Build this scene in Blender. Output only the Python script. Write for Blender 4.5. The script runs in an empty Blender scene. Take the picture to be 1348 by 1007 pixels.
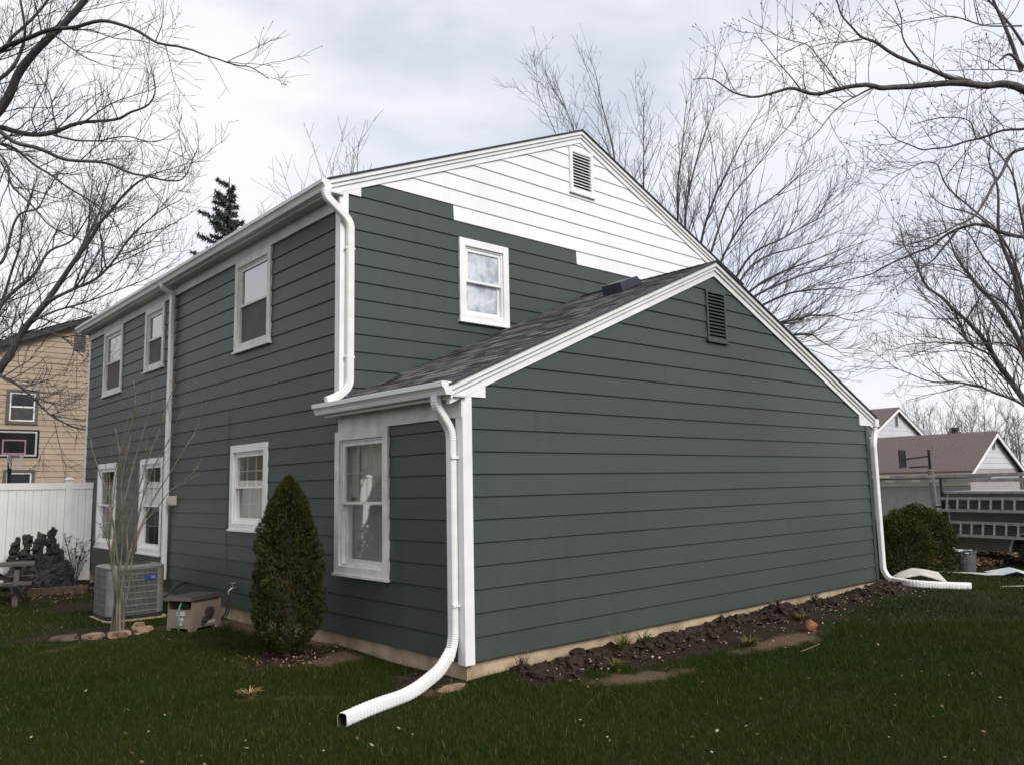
import bpy, math, random
import numpy as np
from mathutils import Vector, Matrix, noise as mn

scene = bpy.context.scene
R = math.radians
rnd = random.Random(7)

# ------------------------------------------------------------------ camera
CAM = np.array([-5.048, -6.448, 1.704]); YAW, PITCH, ROLL, FPX = 0.7257, 0.1271, -0.0208, 1064.8
PW, PH = 1348.0, 1007.0
def basis():
    f = np.array([math.sin(YAW)*math.cos(PITCH), math.cos(YAW)*math.cos(PITCH), math.sin(PITCH)])
    r = np.array([math.cos(YAW), -math.sin(YAW), 0.0]); u = np.cross(r, f)
    return f, r*math.cos(ROLL)+u*math.sin(ROLL), -r*math.sin(ROLL)+u*math.cos(ROLL)
FW, RT, UP = basis()
cam = bpy.data.cameras.new('camera'); cam_o = bpy.data.objects.new('camera', cam)
scene.collection.objects.link(cam_o)
m = Matrix.Identity(4)
for i in range(3):
    m[i][0] = RT[i]; m[i][1] = UP[i]; m[i][2] = -FW[i]; m[i][3] = CAM[i]
cam_o.matrix_world = m
cam.sensor_width = 36.0; cam.lens = FPX/PW*36.0; cam.clip_start = 0.05; cam.clip_end = 3000
scene.camera = cam_o
scene.render.resolution_x, scene.render.resolution_y = 1024, 764

def ray(px, py): return FW + RT*(px-PW/2)/FPX - UP*(py-PH/2)/FPX
def at(px, py, d): return CAM + ray(px, py)*d          # d = metres along the view axis
def hit(px, py, p0, n):
    d = ray(px, py); n = np.array(n, float)
    return CAM + d*(np.dot(np.array(p0)-CAM, n)/np.dot(d, n))

# ------------------------------------------------------------------ world, sun, exposure
SUN_EL, SUN_AZ = R(38), R(179)          # azimuth clockwise from +y
w = bpy.data.worlds.new('World'); scene.world = w; w.use_nodes = True
nt = w.node_tree; nt.nodes.clear()
def N(t, ty, **kw):
    n = t.nodes.new(ty)
    for k, v in kw.items(): setattr(n, k, v)
    return n
wo = N(nt, 'ShaderNodeOutputWorld'); tc = N(nt, 'ShaderNodeTexCoord')
sky = N(nt, 'ShaderNodeTexSky', sky_type='NISHITA', sun_disc=False)
sky.sun_elevation = SUN_EL; sky.sun_rotation = SUN_AZ
bg1 = N(nt, 'ShaderNodeBackground'); bg1.inputs[1].default_value = 0.09
nt.links.new(sky.outputs[0], bg1.inputs[0])
mp = N(nt, 'ShaderNodeMapping'); mp.inputs['Scale'].default_value = (1.0, 1.0, 2.6)
nt.links.new(tc.outputs['Generated'], mp.inputs[0])
n1 = N(nt, 'ShaderNodeTexNoise'); n1.inputs['Scale'].default_value = 2.1; n1.inputs['Detail'].default_value = 7; n1.inputs['Roughness'].default_value = .52
n2 = N(nt, 'ShaderNodeTexNoise'); n2.inputs['Scale'].default_value = 1.5; n2.inputs['Detail'].default_value = 5
nt.links.new(mp.outputs[0], n1.inputs['Vector']); nt.links.new(mp.outputs[0], n2.inputs['Vector'])
r1 = N(nt, 'ShaderNodeValToRGB'); r1.color_ramp.elements[0].position = .27; r1.color_ramp.elements[0].color = (.48,.48,.48,1)
r1.color_ramp.elements[1].position = .50; r1.color_ramp.elements[1].color = (1,1,1,1)
nt.links.new(n1.outputs['Fac'], r1.inputs[0])
r2 = N(nt, 'ShaderNodeValToRGB'); r2.color_ramp.elements[0].position = .30; r2.color_ramp.elements[0].color = (.78,.82,.93,1)
r2.color_ramp.elements[1].position = .52; r2.color_ramp.elements[1].color = (.93,.93,.965,1)
nt.links.new(n2.outputs['Fac'], r2.inputs[0])
bg2 = N(nt, 'ShaderNodeBackground'); bg2.inputs[1].default_value = 0.545
nt.links.new(r2.outputs[0], bg2.inputs[0])
mx = N(nt, 'ShaderNodeMixShader')
nt.links.new(r1.outputs[0], mx.inputs[0]); nt.links.new(bg1.outputs[0], mx.inputs[1]); nt.links.new(bg2.outputs[0], mx.inputs[2])
nt.links.new(mx.outputs[0], wo.inputs[0])
sun = bpy.data.lights.new('sun', 'SUN'); sun.energy = 1.45; sun.angle = R(25); sun.color = (1, .965, .91)
sun_o = bpy.data.objects.new('sun', sun); scene.collection.objects.link(sun_o)
sd = Vector((math.sin(SUN_AZ)*math.cos(SUN_EL), math.cos(SUN_AZ)*math.cos(SUN_EL), math.sin(SUN_EL)))
sun_o.rotation_euler = sd.to_track_quat('Z', 'Y').to_euler(); sun_o.location = (0, 0, 60)
vs = scene.view_settings; vs.view_transform = 'Standard'; vs.look = 'None'; vs.gamma = 1; vs.exposure = 0.95; vs.use_curve_mapping = False

# ------------------------------------------------------------------ materials
def base_mat(name):
    ma = bpy.data.materials.new(name); ma.use_nodes = True
    return ma, ma.node_tree, ma.node_tree.nodes['Principled BSDF']
def pm(name, c1, c2=None, scale=4.0, rough=.6, bump=0.0, bscale=60.0, stretch=(1,1,1), detail=5, lo=.35, hi=.65, vary=0.0, metal=0.0, spec=.5, coat=0.0, rvar=0.0):
    ma, t, b = base_mat(name); L = t.links.new
    b.inputs['Roughness'].default_value = rough; b.inputs['Metallic'].default_value = metal
    b.inputs['Specular IOR Level'].default_value = spec; b.inputs['Coat Weight'].default_value = coat
    c2 = c2 or c1
    tcn = N(t, 'ShaderNodeTexCoord'); mpn = N(t, 'ShaderNodeMapping'); mpn.inputs['Scale'].default_value = stretch
    L(tcn.outputs['Object'], mpn.inputs[0])
    no = N(t, 'ShaderNodeTexNoise'); no.inputs['Scale'].default_value = scale; no.inputs['Detail'].default_value = detail
    L(mpn.outputs[0], no.inputs['Vector'])
    ra = N(t, 'ShaderNodeValToRGB'); e = ra.color_ramp.elements
    e[0].position = lo; e[0].color = (*c1, 1); e[1].position = hi; e[1].color = (*c2, 1)
    L(no.outputs['Fac'], ra.inputs[0]); out = ra.outputs[0]
    if vary:
        oi = N(t, 'ShaderNodeObjectInfo'); mr = N(t, 'ShaderNodeMapRange')
        mr.inputs['To Min'].default_value = 1-vary; mr.inputs['To Max'].default_value = 1+vary
        L(oi.outputs['Random'], mr.inputs['Value'])
        vm = N(t, 'ShaderNodeVectorMath', operation='SCALE'); L(out, vm.inputs[0]); L(mr.outputs[0], vm.inputs['Scale']); out = vm.outputs[0]
    L(out, b.inputs['Base Color'])
    if rvar:
        mr2 = N(t, 'ShaderNodeMapRange'); mr2.inputs['To Min'].default_value = rough-rvar; mr2.inputs['To Max'].default_value = rough+rvar
        L(no.outputs['Fac'], mr2.inputs['Value']); L(mr2.outputs[0], b.inputs['Roughness'])
    if bump:
        nb = N(t, 'ShaderNodeTexNoise'); nb.inputs['Scale'].default_value = bscale; nb.inputs['Detail'].default_value = 4
        L(mpn.outputs[0], nb.inputs['Vector'])
        bu = N(t, 'ShaderNodeBump'); bu.inputs['Strength'].default_value = bump; bu.inputs['Distance'].default_value = .01
        L(nb.outputs['Fac'], bu.inputs['Height']); L(bu.outputs[0], b.inputs['Normal'])
    return ma
def attr_mat(name, rough=.8, attr='col', bump=0.0, bscale=80, trans=0.0, noise_amt=0.0, noise_scale=40):
    ma, t, b = base_mat(name); L = t.links.new
    a = N(t, 'ShaderNodeAttribute', attribute_name=attr); out = a.outputs['Color']
    if noise_amt:
        tcn = N(t, 'ShaderNodeTexCoord'); no = N(t, 'ShaderNodeTexNoise'); no.inputs['Scale'].default_value = noise_scale; no.inputs['Detail'].default_value = 4
        L(tcn.outputs['Object'], no.inputs['Vector'])
        mr = N(t, 'ShaderNodeMapRange'); mr.inputs['To Min'].default_value = 1-noise_amt; mr.inputs['To Max'].default_value = 1+noise_amt
        mr.inputs['From Min'].default_value = .3; mr.inputs['From Max'].default_value = .7
        L(no.outputs['Fac'], mr.inputs['Value'])
        vm = N(t, 'ShaderNodeVectorMath', operation='SCALE'); L(out, vm.inputs[0]); L(mr.outputs[0], vm.inputs['Scale']); out = vm.outputs[0]
    L(out, b.inputs['Base Color']); b.inputs['Roughness'].default_value = rough
    b.inputs['Specular IOR Level'].default_value = .06
    if bump:
        tcn = N(t, 'ShaderNodeTexCoord'); nb = N(t, 'ShaderNodeTexNoise'); nb.inputs['Scale'].default_value = bscale
        L(tcn.outputs['Object'], nb.inputs['Vector'])
        bu = N(t, 'ShaderNodeBump'); bu.inputs['Strength'].default_value = bump; bu.inputs['Distance'].default_value = .01
        L(nb.outputs['Fac'], bu.inputs['Height']); L(bu.outputs[0], b.inputs['Normal'])
    return ma
def siding_mat(name, c, c2, rough, streak=.12, vary=.03):
    ma, t, b = base_mat(name); L = t.links.new
    g = N(t, 'ShaderNodeTexCoord'); mpn = N(t, 'ShaderNodeMapping'); mpn.inputs['Scale'].default_value = (5, 5, .7)
    L(g.outputs['Object'], mpn.inputs[0])
    a = N(t, 'ShaderNodeTexNoise'); a.inputs['Scale'].default_value = 1.3; a.inputs['Detail'].default_value = 6; L(mpn.outputs[0], a.inputs['Vector'])
    bnz = N(t, 'ShaderNodeTexNoise'); bnz.inputs['Scale'].default_value = .55; bnz.inputs['Detail'].default_value = 4; L(g.outputs['Object'], bnz.inputs['Vector'])
    ra = N(t, 'ShaderNodeValToRGB'); e = ra.color_ramp.elements; e[0].position = .3; e[0].color = (*c, 1); e[1].position = .7; e[1].color = (*c2, 1)
    L(bnz.outputs['Fac'], ra.inputs[0])
    mr = N(t, 'ShaderNodeMapRange'); mr.inputs['From Min'].default_value = .3; mr.inputs['From Max'].default_value = .7
    mr.inputs['To Min'].default_value = 1-streak; mr.inputs['To Max'].default_value = 1+streak; L(a.outputs['Fac'], mr.inputs['Value'])
    oi = N(t, 'ShaderNodeObjectInfo'); m2 = N(t, 'ShaderNodeMapRange'); m2.inputs['To Min'].default_value = 1-vary; m2.inputs['To Max'].default_value = 1+vary
    L(oi.outputs['Random'], m2.inputs['Value'])
    mu = N(t, 'ShaderNodeMath', operation='MULTIPLY'); L(mr.outputs[0], mu.inputs[0]); L(m2.outputs[0], mu.inputs[1])
    vm = N(t, 'ShaderNodeVectorMath', operation='SCALE'); L(ra.outputs[0], vm.inputs[0]); L(mu.outputs[0], vm.inputs['Scale'])
    L(vm.outputs[0], b.inputs['Base Color'])
    b.inputs['Specular IOR Level'].default_value = .34
    m3 = N(t, 'ShaderNodeMapRange'); m3.inputs['To Min'].default_value = rough-.05; m3.inputs['To Max'].default_value = rough+.06; L(a.outputs['Fac'], m3.inputs['Value'])
    L(m3.outputs[0], b.inputs['Roughness'])
    nb = N(t, 'ShaderNodeTexNoise'); nb.inputs['Scale'].default_value = 2.2; nb.inputs['Detail'].default_value = 8; L(g.outputs['Object'], nb.inputs['Vector'])
    bu = N(t, 'ShaderNodeBump'); bu.inputs['Strength'].default_value = .12; bu.inputs['Distance'].default_value = .02
    L(nb.outputs['Fac'], bu.inputs['Height']); L(bu.outputs[0], b.inputs['Normal'])
    return ma
def glass_mat(name, tint=.85, rough=.02, refl=1.0):
    ma = bpy.data.materials.new(name); ma.use_nodes = True; t = ma.node_tree; t.nodes.clear(); L = t.links.new
    o = N(t, 'ShaderNodeOutputMaterial'); mi = N(t, 'ShaderNodeMixShader'); tr = N(t, 'ShaderNodeBsdfTransparent'); gl = N(t, 'ShaderNodeBsdfGlossy')
    tr.inputs[0].default_value = (tint, tint, tint*.98, 1); gl.inputs['Roughness'].default_value = rough
    fr = N(t, 'ShaderNodeFresnel'); fr.inputs[0].default_value = 1.6
    mu = N(t, 'ShaderNodeMath', operation='MULTIPLY'); mu.inputs[1].default_value = refl*.5
    tcn = N(t, 'ShaderNodeTexCoord'); nb = N(t, 'ShaderNodeTexNoise'); nb.inputs['Scale'].default_value = 1.6; L(tcn.outputs['Object'], nb.inputs['Vector'])
    bu = N(t, 'ShaderNodeBump'); bu.inputs['Strength'].default_value = .03; L(nb.outputs['Fac'], bu.inputs['Height']); L(bu.outputs[0], gl.inputs['Normal'])
    L(fr.outputs[0], mu.inputs[0]); L(mu.outputs[0], mi.inputs[0]); L(tr.outputs[0], mi.inputs[1]); L(gl.outputs[0], mi.inputs[2]); L(mi.outputs[0], o.inputs[0])
    return ma

M = {}
M['green'] = siding_mat('green_paint', (.044,.057,.049), (.050,.064,.055), .44, .05)
M['white_siding'] = siding_mat('white_primer', (.74,.74,.75), (.82,.82,.82), .5, .03, .02)
M['white'] = pm('white_trim', (.74,.74,.73), (.82,.82,.81), 3, .42, .04, 30, rvar=.08)
M['gutter'] = pm('gutter_white', (.72,.72,.71), (.80,.80,.79), 2.5, .4, .03, 20, stretch=(1,1,3))
M['aged'] = pm('aged_trim', (.56,.55,.51), (.72,.71,.68), 6, .55, .10, 45, lo=.3, hi=.6)
M['aged_frame'] = pm('aged_sash', (.62,.61,.58), (.75,.74,.71), 9, .5, .08, 60)
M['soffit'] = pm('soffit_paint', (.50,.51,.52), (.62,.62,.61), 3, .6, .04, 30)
M['glass'] = glass_mat('window_glass', .80)
M['screen'] = glass_mat('window_screen', .42, .18, .8)
M['film'] = pm('plastic_film', (.34,.37,.42), (.62,.65,.70), 5, .35, .5, 22, lo=.38, hi=.6, detail=8)
M['curtain'] = pm('curtain_cloth', (.66,.65,.61), (.76,.75,.71), 3, .9, .1, 90)
M['curtain_tan'] = pm('tan_curtain', (.30,.25,.20), (.40,.34,.28), 3, .9)
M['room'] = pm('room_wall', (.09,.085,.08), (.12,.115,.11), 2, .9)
M['concrete'] = pm('foundation', (.27,.20,.13), (.50,.39,.26), 3.2, .9, .5, 50, lo=.3, hi=.62, detail=9)
M['shingle'] = attr_mat('shingles', .9, 'col', .9, 220, noise_amt=.45, noise_scale=190)
M['shingle_plain'] = pm('shingle_sheet', (.045,.045,.05), (.10,.095,.10), 30, .9, .8, 120)
M['roof_edge'] = pm('shingle_edge', (.03,.03,.033), (.06,.06,.063), 30, .9, .6, 90)
M['dark_metal'] = pm('dark_vent_metal', (.018,.02,.03), (.03,.032,.045), 8, .45)
M['green_vent'] = pm('green_vent_paint', (.04,.055,.052), (.05,.068,.064), 5, .5)
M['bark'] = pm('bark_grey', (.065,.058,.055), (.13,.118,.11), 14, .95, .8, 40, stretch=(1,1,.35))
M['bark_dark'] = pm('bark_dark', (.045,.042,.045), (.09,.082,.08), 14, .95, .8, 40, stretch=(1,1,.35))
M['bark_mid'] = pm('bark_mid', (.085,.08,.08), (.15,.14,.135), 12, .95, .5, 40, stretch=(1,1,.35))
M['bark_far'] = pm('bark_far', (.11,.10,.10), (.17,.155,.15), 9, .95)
M['bark_pale'] = pm('bark_mossy', (.10,.095,.055), (.24,.21,.16), 9, .9, .5, 60, stretch=(1,1,.5))
M['conifer'] = attr_mat('arborvitae_leaf', .7)
M['spruce'] = attr_mat('spruce_needles', .8)
M['hedge'] = attr_mat('hedge_leaf', .6)
M['leaf'] = attr_mat('dead_leaf', .85)
M['grass'] = attr_mat('grass_blade', .6)
M['rock'] = pm('knobbly_rock', (.014,.012,.011), (.045,.037,.032), 9, .95, 1.0, 25, detail=9)
M['stone'] = pm('edging_stone', (.14,.085,.055), (.30,.20,.14), 7, .9, .7, 35, detail=8)
M['mulch'] = pm('mulch_soil', (.010,.006,.0035), (.036,.020,.011), 25, .97, 1.0, 80, detail=8)
M['clay'] = pm('terracotta', (.17,.055,.024), (.27,.10,.048), 12, .8, .4, 50)
M['metal_ac'] = pm('ac_grey_paint', (.15,.148,.135), (.20,.196,.18), 5, .5, .05, 60)
M['ac_dark'] = pm('ac_dark_coil', (.035,.033,.03), (.06,.056,.05), 12, .8)
M['black'] = pm('black_plastic', (.012,.012,.012), (.022,.021,.02), 6, .5)
M['blue'] = pm('blue_badge', (.01,.05,.28), (.012,.07,.36), 6, .35)
M['tan_plastic'] = pm('tan_resin', (.21,.165,.125), (.27,.215,.165), 5, .55, .1, 70)
M['brown_plastic'] = pm('brown_resin', (.04,.03,.027), (.06,.045,.04), 6, .5)
M['label'] = pm('paper_label', (.5,.5,.48), (.62,.62,.6), 30, .6)
M['hose_green'] = pm('green_hose', (.03,.16,.07), (.05,.22,.10), 8, .45)
M['brass'] = pm('tap_metal', (.35,.33,.30), (.5,.48,.44), 20, .35, metal=.8)
M['vinyl'] = pm('white_vinyl', (.72,.71,.69), (.80,.79,.77), 2, .4)
M['tan_siding'] = siding_mat('tan_siding', (.31,.24,.18), (.36,.28,.21), .7, .06)
M['tan_trim'] = pm('dark_window_trim', (.065,.06,.045), (.09,.085,.065), 4, .6)
M['leaf_roof'] = pm('leaf_litter_roof', (.16,.055,.02), (.32,.13,.06), 9, .9, .8, 30)
M['brown_roof'] = pm('brown_shingle', (.085,.066,.062), (.135,.105,.098), 14, .92, .7, 60, stretch=(1,1,2.5))
M['far_white'] = siding_mat('pale_siding', (.50,.52,.55), (.57,.59,.62), .6, .04)
M['mauve'] = pm('mauve_wall', (.30,.27,.27), (.35,.32,.315), 3, .7)
M['cream'] = pm('cream_fascia', (.55,.50,.38), (.64,.58,.46), 4, .6)
M['van'] = pm('brown_vehicle_paint', (.075,.062,.052), (.105,.088,.074), 2, .45, .03, 10)
M['alu'] = pm('ladder_aluminium', (.34,.34,.33), (.48,.48,.46), 8, .5, metal=.4)
M['rubber'] = pm('tyre_rubber', (.012,.012,.012), (.02,.02,.02), 12, .85)
M['grey_bin'] = pm('grey_bin', (.06,.066,.072), (.085,.092,.10), 5, .5)
M['board'] = pm('painted_board', (.42,.39,.34), (.56,.53,.47), 6, .7, .2, 40)
M['sheet'] = pm('pale_blue_sheet', (.42,.50,.52), (.54,.61,.63), 6, .5)
M['wood_dark'] = pm('weathered_wood', (.05,.042,.036), (.10,.085,.075), 10, .85, .4, 50, stretch=(1,6,6))
M['timber'] = pm('rotting_timber', (.045,.03,.022), (.10,.07,.05), 9, .9, .7, 45)
M['backboard'] = pm('backboard_black', (.012,.013,.018), (.02,.021,.028), 4, .3)
M['pink'] = pm('pink_frame', (.42,.20,.24), (.5,.27,.31), 4, .5)
M['cable'] = pm('dark_cable', (.015,.02,.016), (.025,.03,.025), 4, .6)
M['beige_box'] = pm('utility_box', (.50,.46,.34), (.58,.54,.42), 5, .6)

# ------------------------------------------------------------------ mesh helpers
C = scene.collection
def tag(o, label=None, cat=None, group=None, kind=None):
    if label: o['label'] = label
    if cat: o['category'] = cat
    if group: o['group'] = group
    if kind: o['kind'] = kind
    return o
def empty(name, loc, label=None, cat=None, group=None):
    o = bpy.data.objects.new(name, None); C.objects.link(o); o.location = loc; o.empty_display_size = .1
    return tag(o, label, cat, group)
def root_loc(p):
    l = Vector((0, 0, 0))
    while p is not None: l += p.location; p = p.parent
    return l
class MB:
    """collects faces; build() links ONE mesh object (verts are given in world space)"""
    def __init__(s): s.v = []; s.f = []; s.c = []
    def add(s, vs_, fs, col=None):
        o = len(s.v); s.v.extend([tuple(map(float, x)) for x in vs_])
        for f in fs: s.f.append([i+o for i in f]); s.c.append(col)
        return s
    def box(s, a, b, col=None):
        x0,y0,z0 = a; x1,y1,z1 = b
        return s.hexa([(x0,y0,z0),(x1,y0,z0),(x1,y1,z0),(x0,y1,z0),(x0,y0,z1),(x1,y0,z1),(x1,y1,z1),(x0,y1,z1)], col)
    def hexa(s, p, col=None):
        return s.add(p, [(3,2,1,0),(4,5,6,7),(0,1,5,4),(1,2,6,5),(2,3,7,6),(3,0,4,7)], col)
    def bar(s, a, b, wd, ht, up=(0,0,1), col=None):
        a = Vector(a); b = Vector(b); d = (b-a).normalized(); u = Vector(up); sx = d.cross(u)
        if sx.length < 1e-4: sx = d.cross(Vector((1,0,0)))
        sx.normalize(); u = sx.cross(d); h = sx*wd/2; k = u*ht/2
        return s.hexa([a-h-k, a+h-k, b+h-k, b-h-k, a-h+k, a+h+k, b+h+k, b-h+k], col)
    def tube(s, pts, radii, n=6, cap=True, col=None):
        pts = np.asarray(pts, float); k = len(pts)
        rr = np.full(k, radii) if np.isscalar(radii) else np.asarray(radii, float)
        t = np.gradient(pts, axis=0); t /= (np.linalg.norm(t, axis=1)[:, None]+1e-9)
        ref = np.array([0.,0.,1.]) if abs(t[0][2]) < .9 else np.array([1.,0.,0.])
        a = np.cross(t, ref); a /= (np.linalg.norm(a, axis=1)[:, None]+1e-9); b = np.cross(t, a)
        th = np.arange(n)*2*math.pi/n
        ring = pts[:, None]+rr[:, None, None]*(a[:, None]*np.cos(th)[None, :, None]+b[:, None]*np.sin(th)[None, :, None])
        fs = [(i*n+j, i*n+(j+1) % n, (i+1)*n+(j+1) % n, (i+1)*n+j) for i in range(k-1) for j in range(n)]
        if cap: fs += [tuple(range(n))[::-1], tuple((k-1)*n+j for j in range(n))]
        return s.add(ring.reshape(-1, 3), fs, col)
    def sweep(s, pts, prof, side, scl=None, cap=True, closed=True):
        """profile [(a,b)] swept along pts; a runs along `side` (kept square to the path), b = side x tangent"""
        pts = [Vector(p) for p in pts]; k = len(pts); n = len(prof); out = []
        for i, p in enumerate(pts):
            t = (pts[min(i+1, k-1)]-pts[max(i-1, 0)]).normalized()
            sv = Vector(side); sv = (sv-t*sv.dot(t)).normalized(); bv = sv.cross(t)
            q = scl[i] if scl else 1.0
            for a, b in prof: out.append(p+sv*a*q+bv*b*q)
        nn = n if closed else n-1
        fs = [(i*n+j, i*n+(j+1) % n, (i+1)*n+(j+1) % n, (i+1)*n+j) for i in range(k-1) for j in range(nn)]
        if cap: fs += [tuple(range(n))[::-1], tuple((k-1)*n+j for j in range(n))]
        return s.add(out, fs)
    def build(s, name, ma, parent=None, smooth=False, kind=None, label=None, cat=None, group=None, fix=True):
        me = bpy.data.meshes.new(name)
        off = np.array(root_loc(parent)) if parent is not None else np.zeros(3)
        v = np.array(s.v)-off
        me.from_pydata(v.tolist(), [], s.f)
        if any(c is not None for c in s.c):
            at_ = me.attributes.new('col', 'FLOAT_COLOR', 'CORNER'); data = []
            for f, c in zip(s.f, s.c): data.extend(list((*(c or (.5,.5,.5)), 1.0))*len(f))
            at_.data.foreach_set('color', data)
        if fix: fix_normals(me)
        if smooth:
            me.polygons.foreach_set('use_smooth', [True]*len(me.polygons))
        me.materials.append(M[ma] if isinstance(ma, str) else ma)
        o = bpy.data.objects.new(name, me); C.objects.link(o)
        if parent is not None: o.parent = parent
        return tag(o, label, cat, group, kind)
import bmesh
def fix_normals(me):
    bm = bmesh.new(); bm.from_mesh(me); bmesh.ops.recalc_face_normals(bm, faces=bm.faces); bm.to_mesh(me); bm.free()
def fast_mesh(name, verts, faces, ma, parent=None, cols=None, kind=None):
    """verts (n,3) array, faces (m,k) array, cols (m,3) per face"""
    me = bpy.data.meshes.new(name); verts = np.asarray(verts, np.float32)
    if parent is not None: verts = verts-np.array(root_loc(parent), np.float32)
    faces = np.asarray(faces, np.int32); mcount, k = faces.shape
    me.vertices.add(len(verts)); me.vertices.foreach_set('co', verts.ravel())
    me.loops.add(mcount*k); me.loops.foreach_set('vertex_index', faces.ravel())
    me.polygons.add(mcount); me.polygons.foreach_set('loop_start', np.arange(0, mcount*k, k, dtype=np.int32))
    me.update(calc_edges=True)
    if cols is not None:
        a = me.attributes.new('col', 'FLOAT_COLOR', 'FACE')
        a.data.foreach_set('color', np.concatenate([cols, np.ones((mcount, 1))], 1).astype(np.float32).ravel())
    me.validate(); me.materials.append(M[ma] if isinstance(ma, str) else ma)
    o = bpy.data.objects.new(name, me); C.objects.link(o)
    if parent is not None: o.parent = parent
    return tag(o, kind=kind)
def arc_path(pts, rad=.06, n=5):
    """polyline with rounded corners"""
    pts = [Vector(p) for p in pts]; out = [pts[0]]
    for i in range(1, len(pts)-1):
        a, b, c = pts[i-1], pts[i], pts[i+1]; d1 = (a-b); d2 = (c-b)
        r = min(rad, d1.length*.48, d2.length*.48); p = b+d1.normalized()*r; q = b+d2.normalized()*r
        for j in range(n+1):
            t = j/n; out.append(p*(1-t)**2+b*2*t*(1-t)+q*t*t)
    out.append(pts[-1]); return out
def resample(pts, step):
    pts = [Vector(p) for p in pts]; out = [pts[0]]; acc = 0
    for a, b in zip(pts, pts[1:]):
        l = (b-a).length; t = step-acc
        while t < l: out.append(a+(b-a)*(t/l)); t += step
        acc = (l-(t-step))
    out.append(pts[-1]); return out
def vnoise(p, s=1.0, seed=0): return mn.noise(Vector((p[0]*s+seed*7.3, p[1]*s-seed*3.1, p[2]*s+seed)))
def blob(mb, c, r, seed, amp=.3, freq=1.6, sub=2, squash=(1,1,1), col=None):
    bm = bmesh.new(); bmesh.ops.create_icosphere(bm, subdivisions=sub, radius=1.0); bm.verts.ensure_lookup_table()
    vs_ = []
    for v in bm.verts:
        d = v.co.normalized(); k = r*(1+amp*vnoise(d, freq, seed)*1.6)
        vs_.append((c[0]+d.x*k*squash[0], c[1]+d.y*k*squash[1], c[2]+d.z*k*squash[2]))
    mb.add(vs_, [[v.index for v in f.verts] for f in bm.faces], col); bm.free(); return mb

# ------------------------------------------------------------------ ground
E_ = .229; D = 2.476; W = 8.86; L_ = 14.1; XR = 4.48
def sst(a, b, x):
    t = np.clip((x-a)/(b-a), 0, 1); return t*t*(3-2*t)
def gz(x, y):
    x = np.asarray(x, float); y = np.asarray(y, float)
    z = -.185+.075*sst(0, 8, x)*(1-sst(9, 11, x))-.26*sst(9, 18, x)-.45*sst(18, 34, x)
    z = z+.014*np.sin(x*1.7+y*.8)+.010*np.sin(x*.6-y*2.3+1)+.006*np.sin(4.1*x+3.3*y)
    # earth heaped along the gable wall, and the rim of soil round the shrub
    bed = sst(.5, 1.5, x)*(1-sst(8.3, 9.3, x))*np.exp(-((y+.42)/.30)**2)
    z = z+bed*(.05+.03*np.sin(x*5.1)+.02*np.sin(x*11+1))
    return z
DIRT = [(.95,-.42,.62,.22,.1,0),(2.1,-.55,1.0,.32,-.1,0),(3.4,-.62,1.1,.36,-.1,0),(4.6,-.70,1.1,.45,0,0),(6.2,-.42,1.5,.34,0,0),(7.9,-.42,1.1,.34,0,0),
        (1.35,-1.12,.46,.17,-.35,1),(3.75,-1.18,.75,.22,-.1,1),
        (-.62,2.35,.52,.42,.3,0),(-.42,1.95,.36,.28,.4,1),(-1.30,.66,.20,.05,-.8,2),(-1.52,.86,.10,.06,.3,2),(-1.72,1.05,.14,.10,0,2),(-.16,.42,.30,.26,.4,0),(-.30,-.02,.22,.16,.2,1),
        (-.12,4.1,.18,1.6,0,1),(-1.65,5.75,.55,.50,0,0),(-2.3,6.2,.55,.14,.3,0),(-.7,12.4,1.1,1.1,0,0),(-1.3,10.6,.8,.25,.3,0),(-2.4,5.0,.25,.10,.2,2),(-.5,5.6,.5,.5,0,1),(-1.0,9.2,.6,.5,0,0),
        (9.0,-.35,.7,.30,-.2,0),(9.6,.3,.6,.35,0,0),(10.6,1.7,1.5,1.5,0,0),(16.2,1.3,3.0,.75,-.1,0)]
def dirt(x, y):
    """0 lawn .. 1 bare, and which soil (0 dark, 1 pale clay, 2 straw)"""
    x = np.asarray(x, float); y = np.asarray(y, float)
    wob = .30*np.sin(x*7+y*5)+.25*np.sin(x*17-y*3+4)+.18*np.sin(x*13-y*11+2)+.13*np.sin(x*29+y*23)+.1*np.sin(y*41-x*37)
    best = np.zeros_like(x); kind = np.zeros_like(x)
    for cx, cy, rx, ry, an, k in DIRT:
        ca, sa = math.cos(an), math.sin(an); u = ((x-cx)*ca+(y-cy)*sa)/rx; v = (-(x-cx)*sa+(y-cy)*ca)/ry
        d = 1.35-np.sqrt(u*u+v*v)+wob*.5; d = np.clip(d*1.6, 0, 1)*(.5 if k == 2 else 1)
        kind = np.where(d > best, k, kind); best = np.maximum(best, d)
    return best, kind
def axis_pts(lo, hi, fine, far):
    a = list(np.arange(lo, hi+1e-6, fine)); s = fine; x = hi
    while x < far: s *= 1.35; x += s; a.append(x)
    s = fine; x = lo; pre = []
    while x > -far: s *= 1.35; x -= s; pre.append(x)
    return np.array(pre[::-1]+a)
gx = axis_pts(-6, 18, .08, 1200); gy = axis_pts(-6, 16, .08, 1200)
GX, GY = np.meshgrid(gx, gy); GZ = gz(GX, GY)
nx, ny = len(gx), len(gy)
idx = np.arange(nx*ny).reshape(ny, nx)
F = np.stack([idx[:-1,:-1], idx[:-1,1:], idx[1:,1:], idx[1:,:-1]], -1).reshape(-1, 4)
ma, t, b = base_mat('lawn_soil'); Lk = t.links.new
dA = N(t, 'ShaderNodeAttribute', attribute_name='dirt'); kA = N(t, 'ShaderNodeAttribute', attribute_name='soil')
tcn = N(t, 'ShaderNodeTexCoord')
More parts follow.
